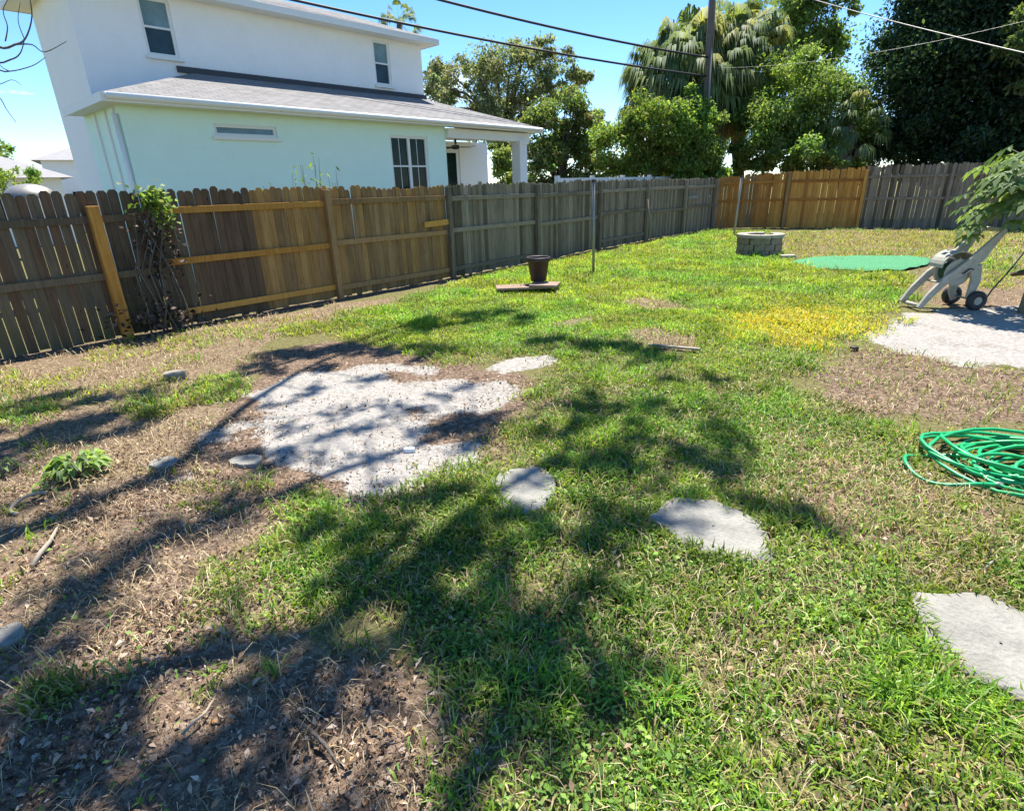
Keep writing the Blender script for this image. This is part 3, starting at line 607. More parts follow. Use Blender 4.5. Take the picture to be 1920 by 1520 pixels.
tree('oak_tree', 'airy grey green oak rising behind the porch roof', bpt(965, 34), [ell(960, 150, 95, 75, 34), ell(860, 150, 70, 45, 34), ell(1050, 140, 55, 45, 34), ell(820, 175, 50, 45, 33), ell(930, 230, 90, 60, 34), ell(1000, 95, 60, 25, 34)], 220, 135, .17, OLIVE, .32, 11, cr=.28)
tree('leafy_tree', 'mid green tree with bronze tips between porch and palm', bpt(1050, 27), [ell(1050, 215, 65, 58, 27), ell(1005, 260, 55, 60, 27), ell(1095, 260, 48, 60, 27), ell(1040, 300, 75, 45, 27), ell(1010, 330, 70, 30, 26.5), ell(1100, 325, 60, 34, 26.5)], 140, 200, .15, MIDG+[(.17, .12, .06)], .18, 12, cr=.32)
tree('garden_shrub', 'green shrub seen through the open porch', bpt(935, 23), [ell(937, 300, 28, 38, 23), ell(950, 335, 50, 20, 23)], 30, 120, .13, MIDG+[(.2, .2, .04)], .07, 13, 'shrub', limb=False)
tree('garden_shrub', 'yellow green bush left of the palm, over the grey fence', bpt(1180, 25), [ell(1165, 280, 62, 58, 25), ell(1225, 255, 60, 68, 25), ell(1190, 330, 85, 30, 25)], 120, 290, .12, BRIGHT+[(.24, .22, .03)], .08, 14, 'shrub', 'bushes behind the fence', limb=False)
tree('garden_shrub', 'bright bush in front of the palm trunks', bpt(1290, 25.3), [ell(1282, 252, 60, 76, 25.3), ell(1320, 300, 45, 36, 25.3), ell(1300, 330, 70, 28, 25.3)], 120, 290, .12, BRIGHT, .08, 15, 'shrub', 'bushes behind the fence', limb=False)
tree('garden_shrub', 'tall light green bush between the palms and the dark tree', bpt(1480, 27.5), [ell(1480, 195, 75, 85, 27.5), ell(1432, 262, 58, 66, 27), ell(1550, 225, 70, 80, 27.5), ell(1615, 262, 45, 62, 27.8), ell(1500, 290, 80, 40, 26.5), ell(1420, 318, 60, 28, 26.5), ell(1560, 315, 70, 30, 26.3)], 250, 260, .13, BRIGHT+MIDG, .1, 16, 'shrub', 'bushes behind the fence', limb=False)
tree('leafy_tree', 'tall open crowned tree right of the palms', bpt(1510, 36), [ell(1500, 60, 75, 70, 36), ell(1545, 20, 55, 45, 36), ell(1470, 110, 48, 50, 36), ell(1545, 120, 45, 60, 36), ell(1510, -50, 60, 50, 36)], 170, 120, .20, MIDG, .25, 17, cr=.30)
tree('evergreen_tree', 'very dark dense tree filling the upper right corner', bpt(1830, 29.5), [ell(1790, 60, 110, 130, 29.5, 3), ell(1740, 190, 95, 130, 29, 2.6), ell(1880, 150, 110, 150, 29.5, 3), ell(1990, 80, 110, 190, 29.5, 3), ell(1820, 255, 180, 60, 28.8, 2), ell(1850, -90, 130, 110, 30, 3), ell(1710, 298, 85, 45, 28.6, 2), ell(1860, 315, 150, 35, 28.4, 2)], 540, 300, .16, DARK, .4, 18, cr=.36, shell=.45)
tree('leafy_tree', 'pale leaved branches lit in front of the dark tree', bpt(2080, 25.9), [ell(1900, 55, 40, 32, 25.9), ell(1960, 90, 50, 60, 25.9)], 26, 60, .17, [(.13, .18, .06), (.10, .15, .05)], .12, 19)
tree('leafy_tree', 'dark green tree at the far left beyond the grey roofs', bpt(-40, 45), [ell(-10, 300, 50, 34, 45), ell(-90, 280, 60, 50, 45)], 40, 90, .22, MIDG, .2, 20)
tree('garden_shrub', 'yellow green shrub before the far left roof', bpt(30, 24), [ell(32, 338, 36, 26, 24)], 22, 110, .10, BRIGHT, .06, 21, 'shrub', limb=False)

# ------------------------------------------------------------------ palms
def fan_frond(rng, org, d, pet, rad, col, droop, nseg=22, span=2.5):
    d = np.array(d, float); d /= np.linalg.norm(d); s = np.cross(d, [0, 0, 1.0]); s /= np.linalg.norm(s)+1e-9; u = np.cross(s, d)
    hub = np.array(org)+d*pet-np.array([0, 0, droop*.25*pet]); V = []; Q = []; T = []; C = []
    pw = .02; V += [org+s*pw, org-s*pw, hub-s*pw*.6, hub+s*pw*.6]; Q.append((0, 1, 2, 3)); C += [col*.9]*4
    for k in range(nseg):
        a = (k/(nseg-1)-.5)*span*1.0; L_ = rad*(1-.28*abs(a)/1.3)*rng.uniform(.88, 1.08); e = d*math.cos(a)+s*math.sin(a)+u*rng.normal()*.06
        w_ = np.cross(e, u); w_ /= np.linalg.norm(w_); w_ *= rad*.035; m_ = hub+e*L_*.55-np.array([0, 0, droop*.14*L_]); t_ = hub+e*L_*.74-np.array([0, 0, droop*.85*L_*rng.uniform(.6, 1.1)])
        b = len(V); V += [hub, m_+w_, m_-w_, t_]; T += [(b, b+1, b+2), (b+1, b+3, b+2)]; C += [col*rng.uniform(.8, 1.2)]*4
    return V, Q, T, C
def palm(label, base, crown, R_, ngreen, ndead, seed, trunk_r=.2, group='palms behind the fence', skirt=1.0, tip=1.0):
    rng = np.random.default_rng(seed); base = Vector(base); crown = Vector(crown); T_ = thing('palm_tree', base, label, 'palm', group)
    mb = MB(); n = 9; pp = [base.lerp(crown, i/n)+Vector((math.sin(i)*.05, math.cos(i*1.3)*.05, 0)) for i in range(n+1)]; mb.tube([base-Vector((0, 0, .2))]+pp, [trunk_r*1.2]+[trunk_r*(1+.1*math.sin(i*2)) for i in range(n+1)], 12); mb.build('trunk', M['palm_bark'], T_, True)
    for nm, cnt, dead in (('crown', ngreen, False), ('dead_skirt', ndead, True)):
        V = []; Q = []; T = []; C = []
        for i in range(cnt):
            az = rng.uniform(0, 6.283)
            if dead: el_ = rng.uniform(-1.35, -.55); col = np.array([(.33, .275, .19), (.22, .175, .12), (.44, .38, .27)][rng.integers(3)]); z = -rng.random()*R_*.55*skirt; dr = 1.0; ps = .42
            else: el_ = math.asin(np.clip(rng.uniform(-.55, 1.0), -1, 1)); col = np.array([(.17, .23, .08), (.23, .285, .10), (.11, .16, .06), (.33, .34, .14)][rng.integers(4)]); z = rng.uniform(-.2, .2)*R_; dr = .85; ps = .62
            d = (math.cos(az)*math.cos(el_), math.sin(az)*math.cos(el_), math.sin(el_)); v, q_, t_, c_ = fan_frond(rng, np.array(crown)+[0, 0, z], d, R_*ps*rng.uniform(.8, 1.1), R_*.44*tip, col, dr)
            b = len(V); V += v; Q += [tuple(x+b for x in e) for e in q_]; T += [tuple(x+b for x in e) for e in t_]; C += c_
        raw_mesh(nm, np.array(V), np.array(Q), np.array(T), np.array(C), M['leaf'], T_)
    return T_
palm('tall cabbage palm with a shaggy skirt of dead fronds behind the pole', bpt(1290, 28.5), sight(1290, 140, 28.5), 3.15, 270, 230, 31, .26, skirt=1.4)
palm('second cabbage palm with a bare trunk just right of the pole', bpt(1392, 30), sight(1385, 95, 30), 2.6, 170, 120, 32, .26, skirt=.9)
palm('low silvery palmetto between the bright bush and the dark tree', bpt(1600, 26.8), sight(1592, 235, 26.8), 1.7, 60, 50, 33, .16)
palm('palm top peeping over the upper roof of the white house', bpt(748, 42), sight(748, 42, 42), 1.6, 34, 10, 34, .2, skirt=.4)

# ------------------------------------------------------------------ utility pole and wires
pb = sight(1318, 345, 26.0); pt_ = sight(1345, -160, 26.0); pb.z = 0
up_ = thing('utility_pole', pb, 'tall dark wooden utility pole in front of the palms', 'pole')
MB().tube([pb-Vector((0, 0, .3)), pb.lerp(pt_, .5), pt_], [.155, .145, .12], 12).build('shaft', M['pole_wood'], up_, True)
MB().tube([sight(1334, 90, 25.75), sight(1322, 330, 25.75)], .035, 6).build('ground_conduit', M['steel'], up_, True)
ca = sight(1341, -110, 26.0); MB().obox(ca, RGT, FWD, (0, 0, 1), 1.1, .06, .06).build('crossarm', M['pole_wood'], up_)
def wire(a, b, sag, r, label, mat='wire'):
    a, b = Vector(a), Vector(b); pts = [a.lerp(b, t)-Vector((0, 0, sag*4*t*(1-t))) for t in np.linspace(0, 1, 25)]
    o = MB().tube(pts, r, 6).build('overhead_wire', M[mat], None, True, org=a); tag(o, label, 'wire', 'overhead wires'); return o
wire(sight(1328, 108, 25.9), sight(300, -150, 17), .25, .036, 'upper thick wire from the pole over the blue sky')
wire(sight(1325, 143, 25.9), sight(120, -100, 17), .22, .034, 'lower thick wire crossing the upper eave of the white house')
wire(sight(1342, -60, 25.9), sight(2150, 150, 14), .15, .011, 'pale wire falling to the right across the dark tree', 'steel')
wire(sight(1340, 128, 25.9), sight(2000, 20, 22), .3, .006, 'thin wire rising to the right into the dark tree', 'steel')

# ------------------------------------------------------------------ things in the yard
def pole_thing(name, base_px, top_px, r, label, cat, mat='steel', cap=True):
    b = ground_pt(*base_px); b.z = gzf(b.x, b.y); d0 = math.hypot(b.x, b.y); t = sight(*top_px, d0)
    T = thing(name, b, label, cat); MB().tube([b-Vector((0, 0, .2)), b.lerp(t, .5), t], r, 10).build('shaft', M[mat], T, True)
    if cap: MB().tube([t-Vector((0, 0, .03)), t+Vector((0, 0, .012))], r*1.35, 10).build('cap', M['reel_dark'], T)
    return T
pole_thing('metal_pole', (1113, 513), (1113, 338), .028, 'thin galvanised pole standing in the grass before the grey fence', 'pole')
pole_thing('metal_pole', (1376, 441), (1391, 331), .036, 'thin pale pole leaning in front of the back corner of the fence', 'pole', 'block_cap')
pole_thing('wooden_stake', (1222, 456), (1214, 374), .024, 'short wooden stake leaning on the grey fence', 'stake', 'gray_wood', False)

# pot on its boards
pc = ground_pt(1010, 541); pz = gzf(pc.x, pc.y)+.088
P_ = thing('plant_pot', (pc.x, pc.y, pz+.045), 'dark brown round plant pot standing on a reddish board', 'pot')
prof = [(.001, 0), (.13, 0), (.135, .01), (.185, .33), (.205, .335), (.21, .345), (.21, .40), (.2, .408), (.188, .40), (.182, .34), (.17, .33), (.001, .325)]
MB().lathe(prof[:-2], (pc.x, pc.y, pz+.045), 28).build('body', M['pot'], P_, True); MB().lathe([(.185, .335), (.10, .345), (.001, .35)], (pc.x, pc.y, pz+.045), 20).build('soil', M['soil'], P_, True)
rv = Vector((RGT.x, RGT.y, 0)).normalized(); dv = Vector((FWD.x, FWD.y, 0)).normalized()
for (px, py, hl, hw, rot, lab) in ((980, 546, .46, .19, .08, 'long reddish board in the grass left under the dark pot'), (1022, 546, .24, .20, -.25, 'short reddish board right under the dark pot')):
    b = ground_pt(px, py); ax = (rv*math.cos(rot)+dv*math.sin(rot)); ay = Vector((-ax.y, ax.x, 0)); zz = gzf(b.x, b.y)+(.075 if hl > .3 else .113)
    o = MB().obox((b.x, b.y, zz), ax, ay, (0, 0, 1), hl, hw, .019).build('garden_board', M['paver'], None, bevel=.006, org=(b.x, b.y, zz-.018)); tag(o, lab, 'board')

# fire ring of stone blocks
fc = ground_pt(1436, 482); fc += Vector((FWD.x, FWD.y, 0)).normalized()*.45; fz = gzf(fc.x, fc.y)
F_ = thing('fire_ring', (fc.x, fc.y, fz), 'round fire ring of stacked grey stone blocks near the back fence', 'fire ring')
rngf = random.Random(8); Rf = .50
def block_mesh(nm, mat, hgt, r0, r1, n):
    a = math.pi/n*.93; v = [(r0*math.cos(s*a), r0*math.sin(s*a)*1.0) for s in (-1, 1)]+[(r1*math.cos(s*a), r1*math.sin(s*a)) for s in (1, 0, -1)]
    return MB().prism([v[4], v[3], v[2], v[1], v[0]], 0, hgt).mesh(nm, mat)
n_b = 13; bm_ = block_mesh('block', M['block'], .135, Rf-.17, Rf, n_b); cm_ = block_mesh('cap_block', M['block_cap'], .07, Rf-.20, Rf+.03, n_b)
for lv in range(3):
    for k in range(n_b):
        o = bpy.data.objects.new('block', bm_); COL.objects.link(o); o.parent = F_; o.location = (rngf.uniform(-.012, .012), rngf.uniform(-.012, .012), lv*.14-.01); o.rotation_euler = (0, 0, (k+.5*(lv % 2))*2*math.pi/n_b+rngf.uniform(-.02, .02))
for k in range(n_b):
    if k in (3,): continue
    o = bpy.data.objects.new('cap_block', cm_); COL.objects.link(o); o.parent = F_; o.location = (0, 0, .415); o.rotation_euler = (0, 0, k*2*math.pi/n_b+rngf.uniform(-.03, .03))
b = ground_pt(1476, 485); o = MB().obox((b.x, b.y, gzf(b.x, b.y)+.04), rv, dv, (0, 0, 1), .16, .10, .05).build('loose_block', M['block_cap'], None, bevel=.01, org=(b.x, b.y, 0)); tag(o, 'loose pale block lying at the foot of the fire ring', 'block')

# green mat
mp_ = [(1482, 494), (1520, 486), (1600, 483), (1690, 484), (1745, 488), (1738, 500), (1690, 509), (1600, 512), (1530, 508)]
pm = [ground_pt(*p) for p in mp_]; cxm = sum(p.x for p in pm)/len(pm); cym = sum(p.y for p in pm)/len(pm)
mb = MB(); rings = []; N = 60
def mat_r(k):
    t = k/N*len(pm); i = int(t) % len(pm); f_ = t-int(t); return pm[i].lerp(pm[(i+1) % len(pm)], f_)
vs = []; fs = []
for j in range(13):
    for k in range(N):
        p = mat_r(k); q_ = (cxm+(p.x-cxm)*j/12, cym+(p.y-cym)*j/12); vs.append((q_[0], q_[1], gzf(*q_)+.045+.05*float(fbm(np.array([q_[0]*4]), np.array([q_[1]*4]), 5, 3)[0])-(.03 if j == 12 else 0)))
for j in range(12):
    for k in range(N): fs.append((j*N+k, (j+1)*N+k, (j+1)*N+(k+1) % N, j*N+(k+1) % N))
o = MB().add(vs, fs).build('ground_mat', M['mat'], None, True, org=(cxm, cym, 0)); tag(o, 'bright green mat lying flat on the lawn beside the fire ring', 'mat')

# flagstones
for (nm, _, lab), Pg in zip(STONES_PX, STONES):
    c = Pg.mean(0); n = len(Pg); dense = []
    for i in range(n):
        a, b = Pg[i], Pg[(i+1) % n]
        for t in np.linspace(0, 1, 5)[:-1]: dense.append(a+(b-a)*t)
    D = np.array(dense); D = .12*np.roll(D, 1, 0)+.76*D+.12*np.roll(D, -1, 0); rr = np.random.default_rng(int(c[0]*100) & 255); D += rr.normal(size=D.shape)*.010
    n = len(D); z0 = gzf(*c); vs = []; fs = []
    for sc_, z in ((1, -.06), (1.0, .018), (.965, .034), (.75, .038), (.4, .037), (.02, .036)):
        for p in D:
            q_ = c+(p-c)*sc_; vs.append((q_[0], q_[1], z0+z+(.006*float(vnoise(np.array([q_[0]*9]), np.array([q_[1]*9]), 4)[0]) if z > 0 else 0)))
    for j in range(5):
        for k in range(n): fs.append((j*n+k, j*n+(k+1) % n, (j+1)*n+(k+1) % n, (j+1)*n+k))
    o = MB().add(vs, fs).build(nm, M['stone'], None, True, org=(c[0], c[1], z0)); tag(o, lab, 'flagstone', 'flagstones set in the lawn')

# small pale fragments
def chunk(px, py, sx, sy, sz, label, mat='debris', seed=1, name='stone_fragment', cat='stone'):
    b = ground_pt(px, py); rr = random.Random(seed); z0 = gzf(b.x, b.y); poly = []
    for k in range(8): a = k*math.pi/4; r = rr.uniform(.75, 1.1); p = rv*(math.cos(a)*sx*r)+dv*(math.sin(a)*sy*r); poly.append((b.x+p.x, b.y+p.y))
    o = MB().prism(poly, z0-.02, z0+sz).build(name, M[mat], None, bevel=min(.01, sz*.4), org=(b.x, b.y, z0)); tag(o, label, cat); return o
chunk(330, 712, .10, .10, .07, 'pale lump of rubble beside the dark tuft by the fence', seed=2)
chunk(462, 868, .13, .10, .03, 'flat grey stone at the left end of the sand patch', 'stone', 3)
chunk(308, 868, .12, .09, .025, 'flat grey stone in the dry grass left of the sand patch', 'stone', 4)
chunk(768, 845, .045, .03, .03, 'small white fragment on the front edge of the sand patch', 'white_trim', 5)
chunk(1600, 656, .05, .04, .05, 'small dark lump at the edge of the bare soil', 'pot', 6)
chunk(5, 1195, .10, .09, .03, 'pale stone at the left edge of the picture', 'stone', 7)
a, b = ground_pt(1215, 652), ground_pt(1312, 663); o = MB().bar((a.x, a.y, .03+gzf(a.x, a.y)), (b.x, b.y, .04+gzf(b.x, b.y)), .045, .02).build('wood_strip', M['debris'], None, org=a); tag(o, 'pale wooden strip lying in the grass by a bare patch', 'board')
# half-buried ring
c = ground_pt(58, 948); pts = []
for k in range(11): t_ = 1.2+k*.36; p = c+rv*(.085*math.cos(t_))+dv*(.10*math.sin(t_)); pts.append((p.x, p.y, gzf(p.x, p.y)+.03+.015*math.sin(t_)))
o = MB().tube(pts, .010, 8).build('hose_offcut', M['debris'], None, True, org=c); tag(o, 'curled pale offcut of pipe lying below the leafy weed', 'pipe')
for i, (p1, p2, r, lab) in enumerate((((60, 1062), (112, 988), .013, 'pale bent stick on the dry ground at the left'), ((345, 1386), (405, 1318), .006, 'thin stick in the sunny patch at lower left'), ((1840, 1082), (1862, 1048), .006, 'straw coloured twig in the grass at right'), ((915, 925), (942, 968), .006, 'pale twig leaning beside the small flagstone'), ((560, 1360), (640, 1450), .008, 'dark thin stick among the dead leaves at lower left'))):
    a, b = ground_pt(*p1), ground_pt(*p2); a.z = gzf(a.x, a.y)+.025; b.z = gzf(b.x, b.y)+.03; m_ = a.lerp(b, .55)+Vector((.02, .01, .01))
    o = MB().tube([a, a.lerp(m_, .5)+Vector((0, 0, .008)), m_, b], [r, r*.9, r*.8, r*.4], 6).build('stick', M['debris' if i != 4 else 'bark'], None, True, org=a); tag(o, lab, 'stick')

# green hose coil
hc = ground_pt(1940, 880); rr = np.random.default_rng(5); pts = []
ph = 0; turns = 17; Rk = [rr.uniform(.15, .50) for _ in range(turns+2)]; ox = rr.normal(size=(turns+2, 2))*.13
for k in range(turns*22):
    t = k/22; i = int(t); f_ = t-i; f_ = f_*f_*(3-2*f_); R_ = Rk[i]*(1-f_)+Rk[i+1]*f_; o_ = ox[i]*(1-f_)+ox[i+1]*f_; a = 2*math.pi*t
    p = hc+rv*(R_*math.cos(a)*(1+.06*math.sin(3*a+i))+o_[0])+dv*(R_*.80*math.sin(a)+o_[1]); lift = .012+.006*t*(.55+.45*math.sin(a*1.5+i*2.1)); pts.append((p.x, p.y, gzf(p.x, p.y)+.008+max(0, lift)))
e = Vector(pts[-1]); 
hz_ = thing('garden_hose', (hc.x, hc.y, 0), 'loose pile of bright green garden hose on the dry grass at right', 'hose')
MB().tube(pts, .0115, 7).build('coil', M['hose'], hz_, True)
lp = []
for k in range(40):
    t = k/39; a = .6+4.6*t; p = hc-rv*(.56+.0*t)+rv*(.24*math.cos(a))+dv*(.22*math.sin(a)-.05); lp.append((p.x, p.y, gzf(p.x, p.y)+.035+.02*math.sin(3*a)))
MB().tube(lp, .0115, 7).build('loose_loop', M['hose'], hz_, True)
pe = Vector(lp[-1]); MB().tube([pe, pe+(Vector(lp[-1])-Vector(lp[-2])).normalized()*.06], .017, 10).build('coupling', M['steel'], hz_, True)

# hose reel cart
rc = ground_pt(1768, 576); RZ0 = gzf(rc.x, rc.y); sN = 1.0/ (FPX/ (rc-EYE).dot(FWD))
def cart(px, py, dep): return Vector((rc.x, rc.y, 0)) + rv*((px-1768)*sN) + dv*dep + Vector((0, 0, RZ0+(576-py)*sN*1.03))
K = thing('hose_reel_cart', (rc.x, rc.y, RZ0), 'grey plastic hose reel cart tipped back on the edge of the sand', 'hose reel')
def ribbon(pts, dep, thick, wid, name, mat, par, px_w=None):        # a flat side frame with real thickness
    P2 = [cart(x, y, dep) for x, y in pts]; mb = MB(); n = len(P2)
    for s in (-1, 1):
        for i, p in enumerate(P2):
            t = (P2[min(i+1, n-1)]-P2[max(i-1, 0)]).normalized(); nn = t.cross(dv).normalized(); ww = wid[i] if hasattr(wid, '__len__') else wid
            mb.v += [tuple(p+nn*ww/2+dv*s*thick/2), tuple(p-nn*ww/2+dv*s*thick/2)]
    for i in range(n-1):
        a = 2*i; b = 2*n+2*i; mb.f += [(a, a+2, a+3, a+1), (b, b+1, b+3, b+2), (a, b, b+2, a+2), (a+1, a+3, b+3, b+1)]
    mb.f += [(0, 1, 2*n+1, 2*n), (2*n-2, 4*n-2, 4*n-1, 2*n-1)]
    return mb.build(name, mat, par, bevel=.006)
fr = [(1706, 572), (1722, 548), (1745, 522), (1775, 502), (1795, 482), (1812, 458), (1826, 441)]
ribbon(fr, -.16, .045, [.06, .085, .10, .15, .15, .09, .055], 'side_frame', M['reel'], K); ribbon([(x-3, y-4) for x, y in fr], .16, .045, [.06, .085, .10, .15, .15, .09, .055], 'side_frame', M['reel'], K)
for dep in (-.16, .16): ribbon([(1790, 500), (1797, 525), (1794, 552), (1800, 566)], dep, .045, [.15, .12, .09, .07], 'leg', M['reel'], K)
MB().tube([cart(1826, 441, -.16), cart(1826, 441, .16)], .022, 10).build('handle_bar', M['reel'], K, True); MB().tube([cart(1708, 568, -.16), cart(1708, 568, .16)], .025, 10).build('foot_bar', M['reel'], K, True)
ax = cart(1768, 512, 0)
def disc(dep, r, th, mat, name, c=None):
    c0 = (c or ax)+dv*dep; mb = MB(); n = 28; ring = lambda off, rad: [tuple(c0+dv*off+rv*(rad*math.cos(2*math.pi*k/n))+Vector((0, 0, rad*math.sin(2*math.pi*k/n)))) for k in range(n)]
    mb.v += ring(-th/2, r*.92)+ring(-th/4, r)+ring(th/4, r)+ring(th/2, r*.92)
    for j in range(3):
        for k in range(n): mb.f.append((j*n+k, j*n+(k+1) % n, (j+1)*n+(k+1) % n, (j+1)*n+k))
    mb.f += [tuple(reversed(range(n))), tuple(range(3*n, 4*n))]; return mb.build(name, mat, K)
disc(-.10, .175, .03, M['reel'], 'drum_flange'); disc(.10, .175, .03, M['reel'], 'drum_flange'); disc(0, .10, .18, M['reel_dark'], 'drum')
cov = cart(1768, 503, 0); mb = MB(); n = 14
for s in (-1, 1):
    for k in range(n+1):
        a = math.pi*(.05+.95*k/n); mb.v.append(tuple(cov+dv*s*.125+rv*(-.215*math.cos(a)*-1-.02)+Vector((0, 0, .195*math.sin(a)))))
for k in range(n): mb.f.append((k, k+1, n+1+k+1, n+1+k))
o = mb.build('drum_cover', M['reel'], K); so_ = o.modifiers.new('solid', 'SOLIDIFY'); so_.thickness = .012
hp = []
for k in range(9*16): t = k/16; a = 2*math.pi*t; hp.append(ax+dv*(-.08+.16*(t/9))+rv*(.12*math.cos(a))+Vector((0, 0, .12*math.sin(a))))
MB().tube(hp, .013, 6).build('wound_hose', M['hose_dark'], K, True)
for dep in (-.22, .22):
    wc = cart(1802, 562, 0); wc.z = RZ0+.125
    c0 = wc+dv*dep; mb = MB(); n = 24; pr = [(.055, -.035), (.11, -.035), (.128, -.02), (.128, .02), (.11, .035), (.055, .035)]
    for r_, o_ in pr: mb.v += [tuple(c0+dv*o_+rv*(r_*math.cos(2*math.pi*k/n))+Vector((0, 0, r_*math.sin(2*math.pi*k/n)))) for k in range(n)]
    for j in range(len(pr)):
        j2 = (j+1) % len(pr)
        for k in range(n): mb.f.append((j*n+k, j*n+(k+1) % n, j2*n+(k+1) % n, j2*n+k))
    wl = mb.build('wheel', M['reel_dark'], K, True); 
    MB().tube([c0-dv*.032, c0+dv*.032], .054, 12).build('hub', M['reel'], wl)
wc = cart(1802, 562, 0); wc.z = RZ0+.125; MB().tube([wc-dv*.22, wc+dv*.22], .012, 8).build('axle', M['steel'], K)
cr_ = ax-dv*.13; MB().tube([cr_, cr_-dv*.07, cr_-dv*.07+rv*.07+Vector((0, 0, .06)), cr_-dv*.13+rv*.07+Vector((0, 0, .06))], .010, 8).build('crank', M['reel_dark'], K, True)
for q_ in (.25, .5, .75): a_ = cart(1722+q_*80, 548-q_*74, -.19); MB().tube([a_, a_+dv*.36], .014, 8).build('cross_rib', M['reel'], K, True)
# thin hose from the cart to the plant
pth = [cart(1830, 566, -.1), cart(1850, 548, 0), cart(1880, 512, .05), cart(1905, 478, .1), cart(1925, 440, .15)]
o = MB().tube(pth, .011, 6).build('supply_hose', M['hose_dark'], None, True, org=pth[0]); tag(o, 'thin dark hose running up from the cart to the plant at right', 'hose')

# papaya-like plant at right
pb_ = ground_pt(1922, 588); pz_ = gzf(pb_.x, pb_.y); dp_ = math.hypot(pb_.x, pb_.y)
PP = thing('papaya_plant', (pb_.x, pb_.y, pz_), 'big leaved plant with a grey stem at the right edge', 'plant')
ptop = sight(1950, 338, dp_+.1)
MB().tube([(pb_.x, pb_.y, pz_-.1), (pb_.x, pb_.y, pz_+.3), Vector((pb_.x, pb_.y, pz_)).lerp(ptop, .6), ptop], [.085, .075, .06, .045], 12).build('stem', M['papaya_bark'], PP, True)
kn = cart(1893, 522, .1); MB().tube([kn, Vector((pb_.x, pb_.y, kn.z+.15))], [.03, .05], 8).build('cut_stub', M['bark'], PP, True)
rp = np.random.default_rng(44); stalks = MB(); V = []; T3 = []; C = []
for i in range(95):
    az = rp.uniform(0, 6.283); el_ = rp.uniform(-.35, 1.0); ln = rp.uniform(.30, .78); d = Vector((math.cos(az)*math.cos(el_), math.sin(az)*math.cos(el_), math.sin(el_)))
    s0 = ptop-Vector((0, 0, rp.uniform(0, .25))); tip = s0+d*ln+Vector((0, 0, -.12)); stalks.tube([s0, s0+d*ln*.55+Vector((0, 0, .05)), tip], [.011, .009, .006], 6)
    col = np.array([(.13, .21, .05), (.17, .25, .07), (.09, .16, .035), (.20, .28, .10)][rp.integers(4)]); R_ = rp.uniform(.18, .28); out = Vector((d.x, d.y, -.35)).normalized(); sd = out.cross(Vector((0, 0, 1))).normalized(); nn = sd.cross(out)
    for lobe in range(7):
        a = (lobe-3)*.62; L_ = R_*(1-.10*abs(lobe-3)); e = (out*math.cos(a)+sd*math.sin(a)).normalized(); w_ = e.cross(nn).normalized(); 
        for (t0, t1, h_, sgn) in ((.30, .62, .24, 0), (.55, 1.0, .19, 0)):
            m0 = tip+e*L_*t0-Vector((0, 0, .25*L_*t0*t0)); m1 = tip+e*L_*(t0+t1)/2-Vector((0, 0, .35*L_*t1*t1*.6)); m2 = tip+e*L_*t1-Vector((0, 0, .45*L_*t1*t1)); b = len(V)
            V += [np.array(m0 if t0 > .4 else tip), np.array(m1+w_*L_*h_+nn*.012), np.array(m2), np.array(m1-w_*L_*h_+nn*.012)]; T3 += [(b, b+1, b+2), (b, b+2, b+3)]; C += [col*rp.uniform(.85, 1.15)]*4
stalks.build('leaf_stalks', M['papaya_bark'], PP, True); raw_mesh('leaves', np.array(V), np.zeros((0, 4), int), np.array(T3), np.array(C), M['leaf'], PP)

# vine on the side fence
vb = Vector((fl(2.35)[0]+.12, 2.3, 0)); VN = thing('climbing_vine', vb, 'vine climbing the fence, green on top and dead brown below', 'vine')
rv2 = np.random.default_rng(9); mb = MB()
vtop = on_plane(272, 375, (fl(2.3)[0]+.1, 2.3, 0), (1, .0415, 0))
for k in range(9):
    b0 = Vector((vb.x+rv2.uniform(0, .12), vb.y+rv2.uniform(-.25, .35), gzf(vb.x, vb.y))); m_ = b0.lerp(vtop, .5)+Vector((rv2.uniform(.02, .16), rv2.uniform(-.22, .1), 0)); e = vtop+Vector((rv2.uniform(0, .1), rv2.uniform(-.2, .25), rv2.uniform(-.25, .1)))
    mb.tube([b0, b0.lerp(m_, .5)+Vector((.03, rv2.uniform(-.06, .06), 0)), m_, m_.lerp(e, .5), e], [.014, .011, .010, .008, .004], 5, False)
mb.build('stems', M['bark'], VN, True)
def cloud(c, s, n): return np.array(c)+rv2.normal(size=(n, 3))*np.array(s)
Pl = np.concatenate([cloud(vtop+Vector((.08, .05, .0)), (.06, .10, .09), 240), cloud(vtop+Vector((.08, .14, -.2)), (.05, .07, .09), 90)]); Vv, Qq = leaf_cards(Pl, .075, rv2, aspect=.65); raw_mesh('leaves', Vv, Qq, np.zeros((0, 3), int), leaf_cols(len(Pl), BRIGHT+[(.24, .27, .10)], rv2), M['leaf'], VN)
Pd = np.concatenate([cloud(vtop+Vector((.06, .02, -.55)), (.05, .12, .22), 260), cloud(vb+Vector((.1, -.1, .22)), (.09, .28, .16), 320)]); Vv, Qq = leaf_cards(Pd, .07, rv2, aspect=.6); raw_mesh('dead_leaves', Vv, Qq, np.zeros((0, 3), int), leaf_cols(len(Pd), [(.05, .035, .025), (.10, .06, .045), (.16, .11, .08), (.03, .03, .02)], rv2), M['litter'], VN)

